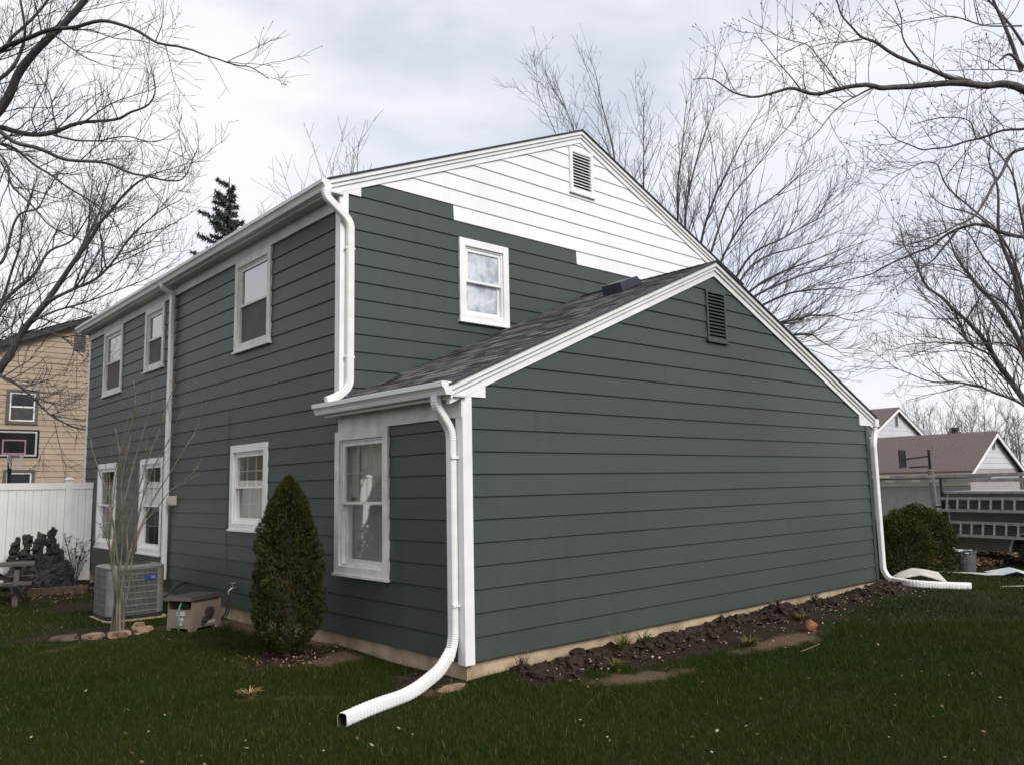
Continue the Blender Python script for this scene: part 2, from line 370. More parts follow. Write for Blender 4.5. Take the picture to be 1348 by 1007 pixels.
def nz(sc, det=6, ro=.6):
    n = N(t, 'ShaderNodeTexNoise'); n.inputs['Scale'].default_value = sc; n.inputs['Detail'].default_value = det; n.inputs['Roughness'].default_value = ro
    Lk(tcn.outputs['Object'], n.inputs['Vector']); return n
def ramp(src, c1, c2, lo=.35, hi=.65):
    r = N(t, 'ShaderNodeValToRGB'); r.color_ramp.elements[0].position = lo; r.color_ramp.elements[1].position = hi
    r.color_ramp.elements[0].color = (*c1, 1); r.color_ramp.elements[1].color = (*c2, 1); Lk(src, r.inputs[0]); return r.outputs[0]
def mixc(f, a, b_, mode='MIX'):
    n = N(t, 'ShaderNodeMix', data_type='RGBA', blend_type=mode); Lk(f, n.inputs[0]) if not isinstance(f, float) else setattr(n.inputs[0], 'default_value', f)
    Lk(a, n.inputs[6]); Lk(b_, n.inputs[7]); return n.outputs[2]
nf = nz(70, 8, .75); nm = nz(1.3, 5)
grass_c = mixc(nm.outputs['Fac'], ramp(nf.outputs['Fac'], (.007,.012,.002), (.024,.038,.006)), ramp(nf.outputs['Fac'], (.009,.014,.002), (.032,.042,.007)))
dark_c = ramp(nz(38, 9, .7).outputs['Fac'], (.012,.008,.006), (.052,.034,.024), .36, .64)
clay_c = ramp(nz(30, 9, .7).outputs['Fac'], (.085,.055,.036), (.20,.135,.09), .34, .66)
sA = N(t, 'ShaderNodeMath', operation='MINIMUM'); Lk(kA.outputs['Fac'], sA.inputs[0]); sA.inputs[1].default_value = 1
soil_c = mixc(sA.outputs[0], dark_c, clay_c)
Lk(mixc(dA.outputs['Fac'], grass_c, soil_c), b.inputs['Base Color']); b.inputs['Roughness'].default_value = .95; b.inputs['Specular IOR Level'].default_value = .15
bu = N(t, 'ShaderNodeBump'); bu.inputs['Strength'].default_value = .9; bu.inputs['Distance'].default_value = .03; Lk(nf.outputs['Fac'], bu.inputs['Height']); Lk(bu.outputs[0], b.inputs['Normal'])
M['lawn'] = ma
lawn = fast_mesh('lawn', np.stack([GX.ravel(), GY.ravel(), GZ.ravel()], 1), F, 'lawn')
dv, kv = dirt(GX.ravel(), GY.ravel())
for nm_, arr in (('dirt', dv), ('soil', kv)):
    a = lawn.data.attributes.new(nm_, 'FLOAT', 'POINT'); a.data.foreach_set('value', arr.astype(np.float32))
lawn.data.polygons.foreach_set('use_smooth', [True]*len(lawn.data.polygons))
tag(lawn, 'green back lawn with bare earth patches around the house', kind='structure')

# ------------------------------------------------------------------ the house
house = empty('house', (0, 0, -.18), 'two-storey green lap-sided house with white gable top and attached one-storey wing', 'house')
FR_L = lambda u, n, z: (-n, u, z)               # long side wall, u runs away from the front corner
FR_W = lambda u, n, z: (u, -n, z)               # gable wall of the wing
FR_M = lambda u, n, z: (u, D-n, z)              # gable wall of the main block
def fbox(mb, fr, u0, u1, n0, n1, z0, z1):
    return mb.hexa([fr(u0,n0,z0),fr(u1,n0,z0),fr(u1,n1,z0),fr(u0,n1,z0),fr(u0,n0,z1),fr(u1,n0,z1),fr(u1,n1,z1),fr(u0,n1,z1)])
SL_W = .436; ZW = 4.57      # wing: inside apex of the rake trim on the wall
SL_M = .423; ZM = 7.39
LIP, TOPN = .026, .009
wins_L = [(4.44,5.70,3.84,5.27,'plain'),(8.96,10.06,4.05,5.27,'curt'),(11.52,12.88,3.84,5.27,'curt2'),(4.46,5.73,1.15,2.40,'grid'),
          (1.33,2.52,.71,2.405,'wing'),(8.76,10.05,.61,2.36,'tall'),(11.62,12.92,.61,2.36,'tall')]
wins_M = [(1.88,2.81,4.05,5.26,'film')]
def wall_boards(fr, segs_of, k0, k1, zlo, zhi, wins, wall, material, joints=None):
    """lap boards, one object each; segs_of(z0,z1) gives (uL0,uR0,uL1,uR1) at bottom and top of the board"""
    for k in range(k0, k1):
        z0, z1 = k*E_, (k+1)*E_+.014; z0c, z1c = max(z0, zlo), min(z1, zhi)
        if z1c-z0c < .02: continue
        ul0, ur0, ul1, ur1 = segs_of(z0c, z1c)
        if ur0-ul0 < .06: continue
        nz_ = lambda z: LIP+(TOPN-LIP)*(z-z0)/(z1-z0)
        cuts = [(max(ul0, -9), z0c, z1c)]
        spans = [(ul0, ur0, ul1, ur1, z0c, z1c)]
        for a, bb, wz0, wz1, *_ in wins:
            new = []
            for s in spans:
                s0, s1, t0, t1, q0, q1 = s
                if q1 <= wz0+.03 or q0 >= wz1-.03 or s1 <= a or s0 >= bb: new.append(s); continue
                a_, b_ = a+.03, bb-.03
                if a_-s0 > .04: new.append((s0, a_, t0, a_, q0, q1))
                if s1-b_ > .04: new.append((b_, s1, b_, t1, q0, q1))
                if q0 < wz0: new.append((a_, b_, a_, b_, q0, wz0+.03))
                if q1 > wz1: new.append((a_, b_, a_, b_, wz1-.03, q1))
            spans = new
        fin = []
        for s in spans:
            s0, s1, t0, t1, q0, q1 = s
            if s1-s0 > 4.9 and q1-q0 > .15 and joints:
                j = joints(k, s0, s1)
                if j is not None and s0+.3 < j < s1-.3 and max(s0, t0)+.1 < j < min(s1, t1)-.1:
                    fin += [(s0, j-.0012, t0, j-.0012, q0, q1), (j+.0012, s1, j+.0012, t1, q0, q1)]; continue
            fin.append(s)
        for s0, s1, t0, t1, q0, q1 in fin:
            mid = (s0+s1)/2; mt = material(k, mid)
            pieces = [(s0, s1, t0, t1, mt)]
            sp = material(k, None)
            if sp is not None and s0 < sp < s1: pieces = [(s0, sp, t0, sp, 'green'), (sp, s1, sp, t1, 'white_siding')]
            for p0, p1, r0, r1, mtt in pieces:
                o0, o1 = nz_(q0), nz_(q1); mb = MB()
                mb.add([fr(p0,-.01,q0),fr(p1,-.01,q0),fr(p1,o0-.003,q0),fr(p0,o0-.003,q0),fr(p0,o0,q0+.005),fr(p1,o0,q0+.005),fr(r1,o1,q1),fr(r0,o1,q1),fr(r1,-.01,q1),fr(r0,-.01,q1)],
                       [(0,1,2,3),(3,2,5,4),(4,5,6,7),(7,6,8,9),(0,3,4,7,9),(1,8,6,5,2),(0,9,8,1)])
                mb.build('siding_board', mtt, wall)
jr = random.Random(3)
jl = lambda k, a, b_: a+(b_-a)*(.22+.55*((k*37 % 11)/11.0)) if k % 2 else None
def make_wall(nm, mb, mt='room'):
    return mb.build('wall', mt, house)
# inner sheathing (set back, so that nothing can be seen through the joints) carries the boards
wl = MB()
holes = sorted(set([-.0, L_]+[x for q in wins_L for x in (q[0]+.06, q[1]-.06)]))
for a, b_ in zip(holes, holes[1:]):
    zs = [(.005, 5.4 if a >= D-.01 else 2.6)]; md = (a+b_)/2
    if a < D < b_: zs = [(.005, 2.6)]
    for q in wins_L:
        if q[0]+.06-1e-6 <= md <= q[1]-.06:
            zs = [p for z0, z1 in zs for p in ((z0, q[2]+.06), (q[3]-.06, z1)) if p[1]-p[0] > .02]
    for z0, z1 in zs: fbox(wl, FR_L, a, b_, -.10, -.02, z0, z1)
wall_L = wl.build('wall', 'room', house)
gm = lambda k, u: None if u is None else 'green'
wall_boards(FR_L, lambda z0, z1: (0, L_, 0, L_), 0, 10, 0, 5.265, wins_L, wall_L, gm, jl)
wall_boards(FR_L, lambda z0, z1: (0, D-.002, 0, D-.002), 10, 11, 0, 2.43, wins_L, wall_L, gm, None)
wall_boards(FR_L, lambda z0, z1: (D, L_, D, L_), 10, 23, 0, 5.275, wins_L, wall_L, gm, jl)
# note: courses 10/11 beside the wing cornice start at the main corner
mbw = MB(); mbw.add([FR_W(0,-.03,.005),FR_W(W,-.03,.005),FR_W(W,-.03,2.62),FR_W(XR,-.03,ZW),FR_W(0,-.03,2.62)], [(0,1,2,3,4)])
wall_W = mbw.build('wall', 'room', house)
def seg_gable(zap, sl, xr, ztop_l):
    def f(z0, z1):
        def lim(z):
            h = (zap+.04-z)/sl
            return max(0, xr-h), min(W, xr+h)
        a0, b0 = lim(z0); a1, b1 = lim(z1)
        if b1 <= a1: a1 = b1 = xr
        return a0, b0, a1, b1
    return f
vent_w = (4.27, 4.73, 3.64, 4.355); vent_m = (4.21, 4.78, 6.49, 7.26)
wall_boards(FR_W, seg_gable(ZW, SL_W, XR, 2.62), 0, 20, 0, ZW, [vent_w], wall_W, lambda k, u: None if u is None else 'green',
            lambda k, a, b_: {10: .98, 4: 6.1, 7: 3.4, 13: 3.3}.get(k))
mbm = MB(); hx, hz0, hz1 = (1.94, 2.75), 4.11, 5.2
mbm.add([FR_M(0,-.03,2.4),FR_M(hx[0],-.03,2.4),FR_M(hx[0],-.03,5.45),FR_M(0,-.03,5.45),
         FR_M(hx[1],-.03,2.4),FR_M(W,-.03,2.4),FR_M(W,-.03,5.45),FR_M(hx[1],-.03,5.45),FR_M(XR,-.03,ZM),
         FR_M(hx[0],-.03,hz0),FR_M(hx[1],-.03,hz0),FR_M(hx[0],-.03,hz1),FR_M(hx[1],-.03,hz1)],
        [(0,1,2,3),(4,5,6,7),(3,2,7,6,8),(1,4,10,9),(11,12,7,2)])
wall_M = mbm.build('wall', 'room', house)
def m_mat(k, u):
    if u is None: return {23: 4.32, 24: 1.80}.get(k)
    return 'green' if k < 23 else 'white_siding'
wall_boards(FR_M, seg_gable(ZM, SL_M, XR, 5.5), 11, 33, 2.5, ZM, wins_M+[vent_m], wall_M, m_mat, lambda k, a, b_: {14: 5.5, 17: 3.6, 27: 4.0}.get(k))
# far sides of the house, plain boarded sheets
for nm_, pts in (('wall', [(W,0,.005),(W,D,.005),(W,D,2.7),(W,0,2.7)]), ('wall', [(W,D,.005),(W,L_,.005),(W,L_,5.5),(W,D,5.5)]), ('wall', [(0,L_,.005),(W,L_,.005),(W,L_,5.5),(XR,L_,7.35),(0,L_,5.5)])):
    MB().add(pts, [tuple(range(len(pts)))]).build('wall', 'green', house)
# foundation
MB().box((.03,.03,-.6),(W-.03,L_-.03,.0-.004)).build('foundation', 'concrete', house)
# corner boards
def corner(fr_list, name='corner_board'):
    mb = MB()
    for fr, u0, u1, z0, z1 in fr_list: fbox(mb, fr, u0, u1, -.01, .034, z0, z1)
    mb.build(name, 'white', house)
mb = MB(); q = .034; s_ = .085
mb.add([(s_,-q,.0-.02),(-q,-q,-.02),(-q,s_,-.02),(-.0,s_,-.02),(.0,0,-.02),(s_,0,-.02),(s_,-q,2.63),(-q,-q,2.63),(-q,s_,2.63),(0,s_,2.63),(0,0,2.63),(s_,0,2.63)],
       [(0,1,7,6),(1,2,8,7),(2,3,9,8),(3,4,10,9),(4,5,11,10),(5,0,6,11),(0,5,4,3,2,1),(6,7,8,9,10,11)]).build('corner_board', 'white', house)
mb = MB(); z0_, z1_ = 2.72, 5.5
mb.add([(s_,D-q,z0_),(-q,D-q,z0_),(-q,D+s_,z0_),(0,D+s_,z0_),(0,D,z0_),(s_,D,z0_),(s_,D-q,z1_),(-q,D-q,z1_),(-q,D+s_,z1_),(0,D+s_,z1_),(0,D,z1_),(s_,D,z1_)],
       [(0,1,7,6),(1,2,8,7),(2,3,9,8),(3,4,10,9),(4,5,11,10),(5,0,6,11),(0,5,4,3,2,1),(6,7,8,9,10,11)]).build('corner_board', 'white', house)
mb = MB(); fbox(mb, FR_L, L_-.07, L_+.03, -.01, .034, -.02, 5.3); mb.build('corner_board', 'white', house)
mb = MB(); fbox(mb, FR_W, W-.075, W+.03, -.01, .032, -.02, 2.62); mb.build('corner_board', 'green', house)
# cornices: frieze, soffit, fascia on the long side
for u0, u1, zf, zs, zr, nm_ in ((D-.03, L_+.12, 5.262, 5.44, 5.60, 'main'), (-.03, D-.035, 2.405, 2.60, 2.745, 'wing')):
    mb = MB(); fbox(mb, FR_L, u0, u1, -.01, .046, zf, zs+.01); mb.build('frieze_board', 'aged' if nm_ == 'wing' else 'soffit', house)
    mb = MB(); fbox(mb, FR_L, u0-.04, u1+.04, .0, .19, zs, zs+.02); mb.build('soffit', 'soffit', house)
    mb = MB(); fbox(mb, FR_L, u0-.05, u1+.05, .19, .21, zs-.02, zr); mb.build('fascia', 'gutter', house)
    # K-style gutter
    prof = [(.212,0),(.212,-.128),(.285,-.128),(.292,-.112),(.300,-.085),(.318,-.058),(.336,-.050),(.338,-.003),(.326,.002),(.322,-.004),(.330,-.008),(.328,-.044),(.310,-.054),(.292,-.08),(.283,-.12),(.219,-.12),(.219,0)]
    mb = MB(); y0, y1 = (u0-.075, u1+.0) if nm_ == 'main' else (-.095, D+.10)
    zt = 5.575 if nm_ == 'main' else 2.742
    ring = lambda y: [FR_L(y, n, zt+z) for n, z in prof]
    k = len(prof); vs_ = ring(y0)+ring(y1)
    mb.add(vs_, [(i, (i+1) % k, k+(i+1) % k, k+i) for i in range(k)])
    for yy, dy in ((y0, -.004), (y1, .004)):
        half = [(n, z) for n, z in prof[:9]]
        mb.add([FR_L(yy, n, zt+z) for n, z in half]+[FR_L(yy+dy, n, zt+z) for n, z in half],
               [tuple(range(9)), tuple(range(17, 8, -1))]+[(i, (i+1) % 9, 9+(i+1) % 9, 9+i) for i in range(9)])
    mb.build('gutter', 'gutter', house)
# the right-hand gutters (only the end shows)
for y0, y1, zt in ((-.095, D, 2.735), (D-.1, L_+.1, 5.57)):
    mb = MB(); mb.box((W+.19, y0, zt-.13), (W+.32, y1, zt)); mb.build('gutter', 'gutter', house)
    mb = MB(); mb.box((W, y0+.1, zt-.15), (W+.19, y1, zt-.13)); mb.build('soffit', 'soffit', house)
# rake trim: three stepped boards on each slope
def rake(fr, zap, sl, name, lo_l, lo_r):
    for side in (-1, 1):
        end = lo_l if side < 0 else lo_r
        h = abs(XR-end) if side < 0 else abs(end-XR)
        for i, (b0, b1, n1) in enumerate(((0.0, .088, .040), (.084, .140, .062), (.136, .192, .088))):
            mb = MB(); P = []
            for n_ in (-.01 if i == 0 else .0, n1):
                for uo, zo in ((0, b0), (h, b0), (h, b1), (0, b1)): P.append(fr(XR+side*uo, n_, zap-sl*uo+zo))
            mb.hexa([P[0],P[1],P[5],P[4],P[3],P[2],P[6],P[7]]).build('rake_board', 'white', house)
        mb = MB(); P = []
        for n_ in (.0, .112):
            for uo, zo in ((0, .195), (h+.05, .195), (h+.05, .215), (0, .215)): P.append(fr(XR+side*uo, n_, zap-sl*uo+zo))
        mb.hexa([P[0],P[1],P[5],P[4],P[3],P[2],P[6],P[7]]).build('shingle_edge', 'roof_edge', house)
rake(FR_W, ZW, SL_W, 'wing', -.20, W+.19); rake(FR_M, ZM, SL_M, 'main', -.20, W+.19)
# cornice returns
for fr, zap, sl, zb in ((FR_W, ZW, SL_W, 2.615), (FR_M, ZM, SL_M, 5.49)):
    for s, e in ((-1, .27), (1, W-.28)):
        ue, ui = (-.185, e) if s < 0 else (W+.185, e); mb = MB(); P = []
        zl = lambda u: zap-sl*abs(u-XR)+.02
        for n_ in (-.0, .0365):
            P += [fr(ue, n_, zb), fr(ui, n_, zb), fr(ui, n_, zl(ui)), fr(ue, n_, max(zl(ue), zb+.02))]
        mb.hexa([P[0],P[1],P[5],P[4],P[3],P[2],P[6],P[7]]).build('cornice_return', 'white', house)
# roofs
def slope_pts(zap, sl, side, y0, y1, up=.196, th=.03, ue=.215):
    h = (XR+ue) if side < 0 else (W+ue-XR); P = []
    for z_ in (up-th, up):
        P += [(XR, y0, zap+z_), (XR+side*h, y0, zap-sl*h+z_), (XR+side*h, y1, zap-sl*h+z_), (XR, y1, zap+z_)]
    return P
for zap, sl, y0, y1, nm_ in ((ZW, SL_W, -.06, D-.035, 'wing'), (ZM, SL_M, D-.06, L_+.12, 'main')):
    for side in (-1, 1):
        r_ = MB().hexa(slope_pts(zap, sl, side, y0, y1)).build('roof', 'shingle_plain', house)
        if side < 0:
            mb = MB(); sd_ = math.sqrt(1+sl*sl); h = XR+.225; s = 0.0; j = 0; rr = random.Random(5)
            nmax = int(h*sd_/.143)+1
            for j in range(nmax):
                ua = h-j*.143/sd_; ub = max(0.0, h-(j+1.35)*.143/sd_)
                y = y0-.035-rr.random()*.25
                while y < y1:
                    wdt = rr.uniform(.10, .36); ya, yb = max(y, y0-.045), min(y+wdt-.003, y1)
                    if yb-ya > .02:
                        th = rr.choice((.009, .014, .014)); g = rr.choice((.05, .075, .10, .13, .17)); tint = rr.uniform(-.004, .010)
                        za, zb_ = zap-sl*ua+.197, zap-sl*ub+.197
                        q = [(XR-ua,ya,za),(XR-ua,yb,za),(XR-ub,yb,zb_),(XR-ub,ya,zb_)]
                        top = [(XR-ua,ya,za+th),(XR-ua,yb,za+th),(XR-ub,yb,zb_+.003),(XR-ub,ya,zb_+.003)]
                        mb.add(q+top, [(4,5,6,7),(0,1,5,4),(1,2,6,5),(3,0,4,7)], (g+tint, g, g+.006))
                    y += wdt
            mb.build('shingle_courses', 'shingle', r_, kind='stuff', fix=False)
            if nm_ == 'wing':
                # ridge caps
                cap = MB()
                yy = y0-.04
                while yy < y1:
                    cap.add([(XR-.15,yy,zap-.15*sl+.213),(XR,yy,zap+.222),(XR+.15,yy,zap-.15*sl+.213),(XR-.15,yy+.2,zap-.15*sl+.205),(XR,yy+.2,zap+.214),(XR+.15,yy+.2,zap-.15*sl+.205)],
                            [(0,1,4,3),(1,2,5,4),(0,3,4,1)], rr.choice(((.05,.05,.055),(.08,.08,.085),(.1,.1,.1)))); yy += .143
                cap.build('ridge_caps', 'shingle', r_, kind='stuff', fix=False)
# box vent low on the ridge of the wing
a = hit(811.6, 386, (XR, 0, ZW+.2), (-SL_W, 0, 1)); b_ = hit(850, 372, (XR, 0, ZW+.2), (-SL_W, 0, 1))
vu, vy = 3.97, 1.20
mb = MB(); hu = .23; hy = .19; th = .13
def rp(u, y, h): return (u-h*SL_W*.9, y, ZW+.2-SL_W*(XR-u)+h)
mb.hexa([rp(vu-hu,vy-hy,-.01),rp(vu+hu,vy-hy,-.01),rp(vu+hu,vy+hy,-.01),rp(vu-hu,vy+hy,-.01),rp(vu-hu*.95,vy-hy*.95,th),rp(vu+hu*.7,vy-hy*.95,th*.9),rp(vu+hu*.7,vy+hy*.95,th*.9),rp(vu-hu*.95,vy+hy*.95,th)])
ov = mb.build('roof_vent', 'dark_metal', house)
mb = MB(); mb.hexa([rp(vu-hu*1.3,vy-hy*1.3,.006),rp(vu+hu*1.4,vy-hy*1.3,.006),rp(vu+hu*1.4,vy+hy*1.3,.006),rp(vu-hu*1.3,vy+hy*1.3,.006),rp(vu-hu*1.3,vy-hy*1.3,.014),rp(vu+hu*1.4,vy-hy*1.3,.014),rp(vu+hu*1.4,vy+hy*1.3,.014),rp(vu-hu*1.3,vy+hy*1.3,.014)]).build('flashing', 'dark_metal', ov)

# gable vents
def gable_vent(fr, box, fm, n, frame_w, out):
    u0, u1, z0, z1 = box; mb = MB(); fw = frame_w
    fbox(mb, fr, u0, u0+fw, -.01, out, z0, z1); fbox(mb, fr, u1-fw, u1, -.01, out, z0, z1)
    fbox(mb, fr, u0+fw, u1-fw, -.01, out, z0, z0+fw); fbox(mb, fr, u0+fw, u1-fw, -.01, out, z1-fw, z1)
    v = mb.build('gable_vent', fm, house)
    mb = MB(); fbox(mb, fr, u0+fw*.5, u1-fw*.5, -.025, -.012, z0+fw*.5, z1-fw*.5); mb.build('backing', 'black', v)
    mb = MB(); fbox(mb, fr, u0-.02, u1+.02, .02, out+.02, z0-.025, z0-.0015); mb.build('sill', fm, v)
    st = (z1-z0-2*fw)/n
    for i in range(n):
        zb = z0+fw+i*st; P = []
        for zz0, n0 in ((zb+st*.06, out-.004), (zb+st*.62, .002)):
            P += [(n0, zz0), (n0, zz0+.009)]
        a0, a1 = u0+fw-.004, u1-fw+.004
        q = [fr(a0,P[0][0],P[0][1]),fr(a1,P[0][0],P[0][1]),fr(a1,P[2][0],P[2][1]),fr(a0,P[2][0],P[2][1]),fr(a0,P[1][0],P[1][1]),fr(a1,P[1][0],P[1][1]),fr(a1,P[3][0],P[3][1]),fr(a0,P[3][0],P[3][1])]
        MB().hexa(q).build('slat', fm, v)
gable_vent(FR_W, vent_w, 'green_vent', 13, .035, .040); gable_vent(FR_M, vent_m, 'white', 12, .07, .045)

# windows
def ring_frame(mb, fr, u0, u1, z0, z1, w_, n0, n1, wb=None, wt=None):
    wb = wb or w_; wt = wt or w_
    fbox(mb, fr, u0, u0+w_, n0, n1, z0, z1); fbox(mb, fr, u1-w_, u1, n0, n1, z0, z1)
    fbox(mb, fr, u0+w_, u1-w_, n0, n1, z0, z0+wb); fbox(mb, fr, u0+w_, u1-w_, n0, n1, z1-wt, z1)
def window(fr, u0, u1, z0, z1, style):
    tm, sm = ('white', 'white') if style in ('grid', 'film', 'tall') else ('aged', 'aged_frame')
    if style == 'grid': tm, sm = 'white', 'white'
    mb = MB(); cw = .105; ring_frame(mb, fr, u0, u1, z0, z1, cw, -.02, .048, wb=.09)
    win = mb.build('window', tm, house)
    mb = MB(); fbox(mb, fr, u0-.018, u1+.018, .0, .072, z0-.028, z0-.0015); mb.build('sill', tm, win)
    mb = MB(); a0, a1, c0, c1 = u0+cw, u1-cw, z0+.09, z1-cw
    ring_frame(mb, fr, a0-.0, a1+.0, c0, c1, .028, -.12, .020); mb.build('jamb', sm, win)
    a0 += .028; a1 -= .028; c0 += .028; c1 -= .028; zm = (c0+c1)/2
    if style == 'wing': zm = c0+(c1-c0)*.495
    for up in (0, 1):
        q0, q1 = (c0, zm+.016) if not up else (zm-.016, c1); n0, n1 = (-.040, -.004) if not up else (-.078, -.042)
        if up: n0, n1 = -.03, .008
        else: n0, n1 = -.068, -.032
        mb = MB(); sw = .042; ring_frame(mb, fr, a0, a1, q0, q1, sw, n0, n1, wb=.05 if not up else .032, wt=.032 if not up else .045)
        sash = mb.build('sash', sm, win)
        pn = (n0+n1)/2; mb = MB()
        mb.add([fr(a0+sw-.004,pn,q0+.03),fr(a1-sw+.004,pn,q0+.03),fr(a1-sw+.004,pn,q1-.03),fr(a0+sw-.004,pn,q1-.03)], [(0,1,2,3)])
        pmn = 'film' if style == 'film' else ('glass' if up or style in ('plain', 'curt', 'curt2', 'wing') else 'screen')
        mb.build('pane', pmn, win)
        if style in ('grid', 'tall', 'wing') and not (style == 'wing' and not up):
            cols, rows = (3, 2) if style != 'tall' else (2, 2); gn = pn-.012
            b0, b1 = a0+sw, a1-sw; d0, d1 = q0+.032, q1-.04
            for i in range(1, cols):
                x = b0+(b1-b0)*i/cols; m_ = MB(); fbox(m_, fr, x-.009, x+.009, gn-.008, gn+.006, d0, d1); m_.build('muntin', sm, win)
            for i in range(1, rows):
                z = d0+(d1-d0)*i/rows; m_ = MB(); fbox(m_, fr, b0, b1, gn-.0095, gn+.0075, z-.009, z+.009); m_.build('muntin', sm, win)
    # room behind and its curtains
    if style != 'film':
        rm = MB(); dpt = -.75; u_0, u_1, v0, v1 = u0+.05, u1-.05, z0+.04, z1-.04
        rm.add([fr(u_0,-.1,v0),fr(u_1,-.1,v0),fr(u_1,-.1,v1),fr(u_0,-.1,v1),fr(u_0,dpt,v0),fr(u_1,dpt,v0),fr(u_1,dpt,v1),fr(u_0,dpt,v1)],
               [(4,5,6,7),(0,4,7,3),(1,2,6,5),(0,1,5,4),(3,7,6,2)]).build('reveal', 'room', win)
        def curtain(ca, cb, za, zb, mt, amp=.02, fold=.09, nn=-.16):
            m_ = MB(); n_ = max(6, int((cb-ca)/.012)); vs_ = []
            for i in range(n_+1):
                u = ca+(cb-ca)*i/n_; off = amp*math.sin(u*2*math.pi/fold)+amp*.5*math.sin(u*2*math.pi/(fold*2.7)+1)
                vs_ += [fr(u, nn+off, za), fr(u+.01*math.sin(i), nn+off*1.1, zb)]
            m_.add(vs_, [(2*i,2*i+2,2*i+3,2*i+1) for i in range(n_)]).build('curtain', mt, win, smooth=True, fix=False)
        if style == 'plain': curtain(u1-.42, u1-.12, z0+.1, z1-.1, 'curtain', .010, .09, -.088); curtain(u0+.12, u0+.62, z0+.1, z1-.1, 'curtain', .008, .2, -.10)
        elif style == 'curt': curtain(u1-.72, u1-.25, z0+.1, z0+.62, 'curtain_tan', .010, .09, -.09)
        elif style == 'curt2': curtain(u0+.12, u1-.12, z1-.8, z1-.12, 'curtain', .012, .13, -.095)
        elif style == 'wing':
            curtain(u1-.34, u1-.12, z0+.9, z1-.1, 'curtain', .012, .08, -.115)
            curtain(u0+.1, u1-.1, z0+.1, z1-.1, 'curtain', .004, .4, -.145)
        elif style == 'tall': curtain(u0+.14, u1-.14, z1-1.0, z1-.45, 'curtain', .02, .12)
        elif style == 'grid':
            for i in range(16): 
                z = z1-.16-i*.033; m_ = MB(); fbox(m_, fr, u0+.12, u1-.12, -.17, -.145, z-.004, z+.004); m_.build('blind_slat', 'curtain_tan', win)
    else:
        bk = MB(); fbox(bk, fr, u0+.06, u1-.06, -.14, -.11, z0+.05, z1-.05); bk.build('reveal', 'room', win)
for q in wins_L: window(FR_L, *q)
for q in wins_M: window(FR_M, *q)

# downspouts
def rect_prof(a, b, r=.012): return [(-a/2+r,-b/2),(a/2-r,-b/2),(a/2,-b/2+r),(a/2,b/2-r),(a/2-r,b/2),(-a/2+r,b/2),(-a/2,b/2-r),(-a/2,-b/2+r)]
def spout(path, side, a=.10, b=.075, rad=.10, label=None, ribs=True, name='downspout', mat='gutter', tip=True):
    pts = resample(arc_path(path, rad, 8), .012); k = len(pts); scl = []
    for i in range(k):
        p, q_ = pts[max(i-3, 0)], pts[min(i+3, k-1)]; mid = pts[i]
        bend = ((mid-p).normalized()-(q_-mid).normalized()).length if 0 < i < k-1 else 0
        scl.append(1+(.045 if (i % 2) else -.02)*min(1, bend*14) if ribs else 1)
    # thin out straight runs
    keep = [i for i in range(k) if i in (0, k-1) or abs(scl[i]-1) > .004 or abs(scl[max(i-1,0)]-1) > .004 or abs(scl[min(i+1,k-1)]-1) > .004]
    mb = MB(); mb.sweep([pts[i] for i in keep], rect_prof(a, b), side, [scl[i] for i in keep])
    return mb.build(name, mat, house, label=label)
def strap(p0, p1): MB().box(p0, p1).build('spout_strap', 'white', house)
def flex(path, name='spout_extension', a=.115, b=.095, side=(0,0,1), label=None, tailflat=True):
    pts = resample(arc_path(path, .25, 10), .011); k = len(pts)
    scl = [(.965 if (i//2) % 2 else 1.03) for i in range(k)]
    if tailflat:
        for i in range(k-14, k): scl[i] = 1.0
    prof = [(.5*a*math.copysign(abs(math.cos(t))**.55, math.cos(t)), .5*b*math.copysign(abs(math.sin(t))**.55, math.sin(t))) for t in np.arange(16)*2*math.pi/16]
    mb = MB(); mb.sweep(pts, prof, side, scl, cap=False)
    # open end: inner wall
    inner = [(x*.86, y*.86) for x, y in prof]
    n0 = len(mb.v)-16
    mb2 = MB(); mb2.sweep(pts[-24:], inner, side, None, cap=False)
    o = mb.build(name, 'white', house, label=label, smooth=False)
    mb2.add([], []); mb2.build('inner_lining', 'brown_plastic', o, fix=False)
    return o
gzf = lambda x, y: float(gz(x, y))
# wing, front corner, on the long side
spout([(-.265,.10,2.62),(-.265,.10,2.52),(-.078,.10,2.27),(-.078,.10,.20),(-.17,.07,.04)], (0,1,0), rad=.09, label='white downspout at the near corner of the wing')
flex([(-.13,.083,.11),(-.30,.02,-.02),(-.75,-.14,gzf(-.75,-.14)+.055),(-1.2,-.28,gzf(-1.2,-.28)+.065),(-1.62,-.45,gzf(-1.62,-.45)+.055)], label='white corrugated flexible drain extension lying on the grass')
for z in (2.0, .55): strap((-.12,.035,z-.012),(-.02,.05,z+.012))
# main block corner, on the gable face, running down onto the wing roof
spout([(-.265,D-.085,5.46),(-.265,D-.085,5.36),(.085,D-.078,5.10),(.085,D-.078,2.98),(-.06,D-.085,2.85),(-.24,D-.085,2.78)], (0,1,0), a=.075, b=.10, rad=.10, label='white downspout running from the main gutter onto the wing roof')
for z in (4.75, 3.35): strap((.02,D-.095,z-.012),(.15,D-.03,z+.012))
# middle of the long wall
spout([(-.268,8.42,5.46),(-.268,8.42,5.40),(-.085,8.42,5.28),(-.085,8.42,.22)], (0,1,0), rad=.05, label='white downspout in the middle of the long wall')
spout([(-.085,8.42,.24),(-.085,8.42,.12),(-.25,8.35,-.02),(-.42,8.3,-.12)], (0,1,0), a=.085, b=.065, rad=.07, name='spout_elbow', mat='black')
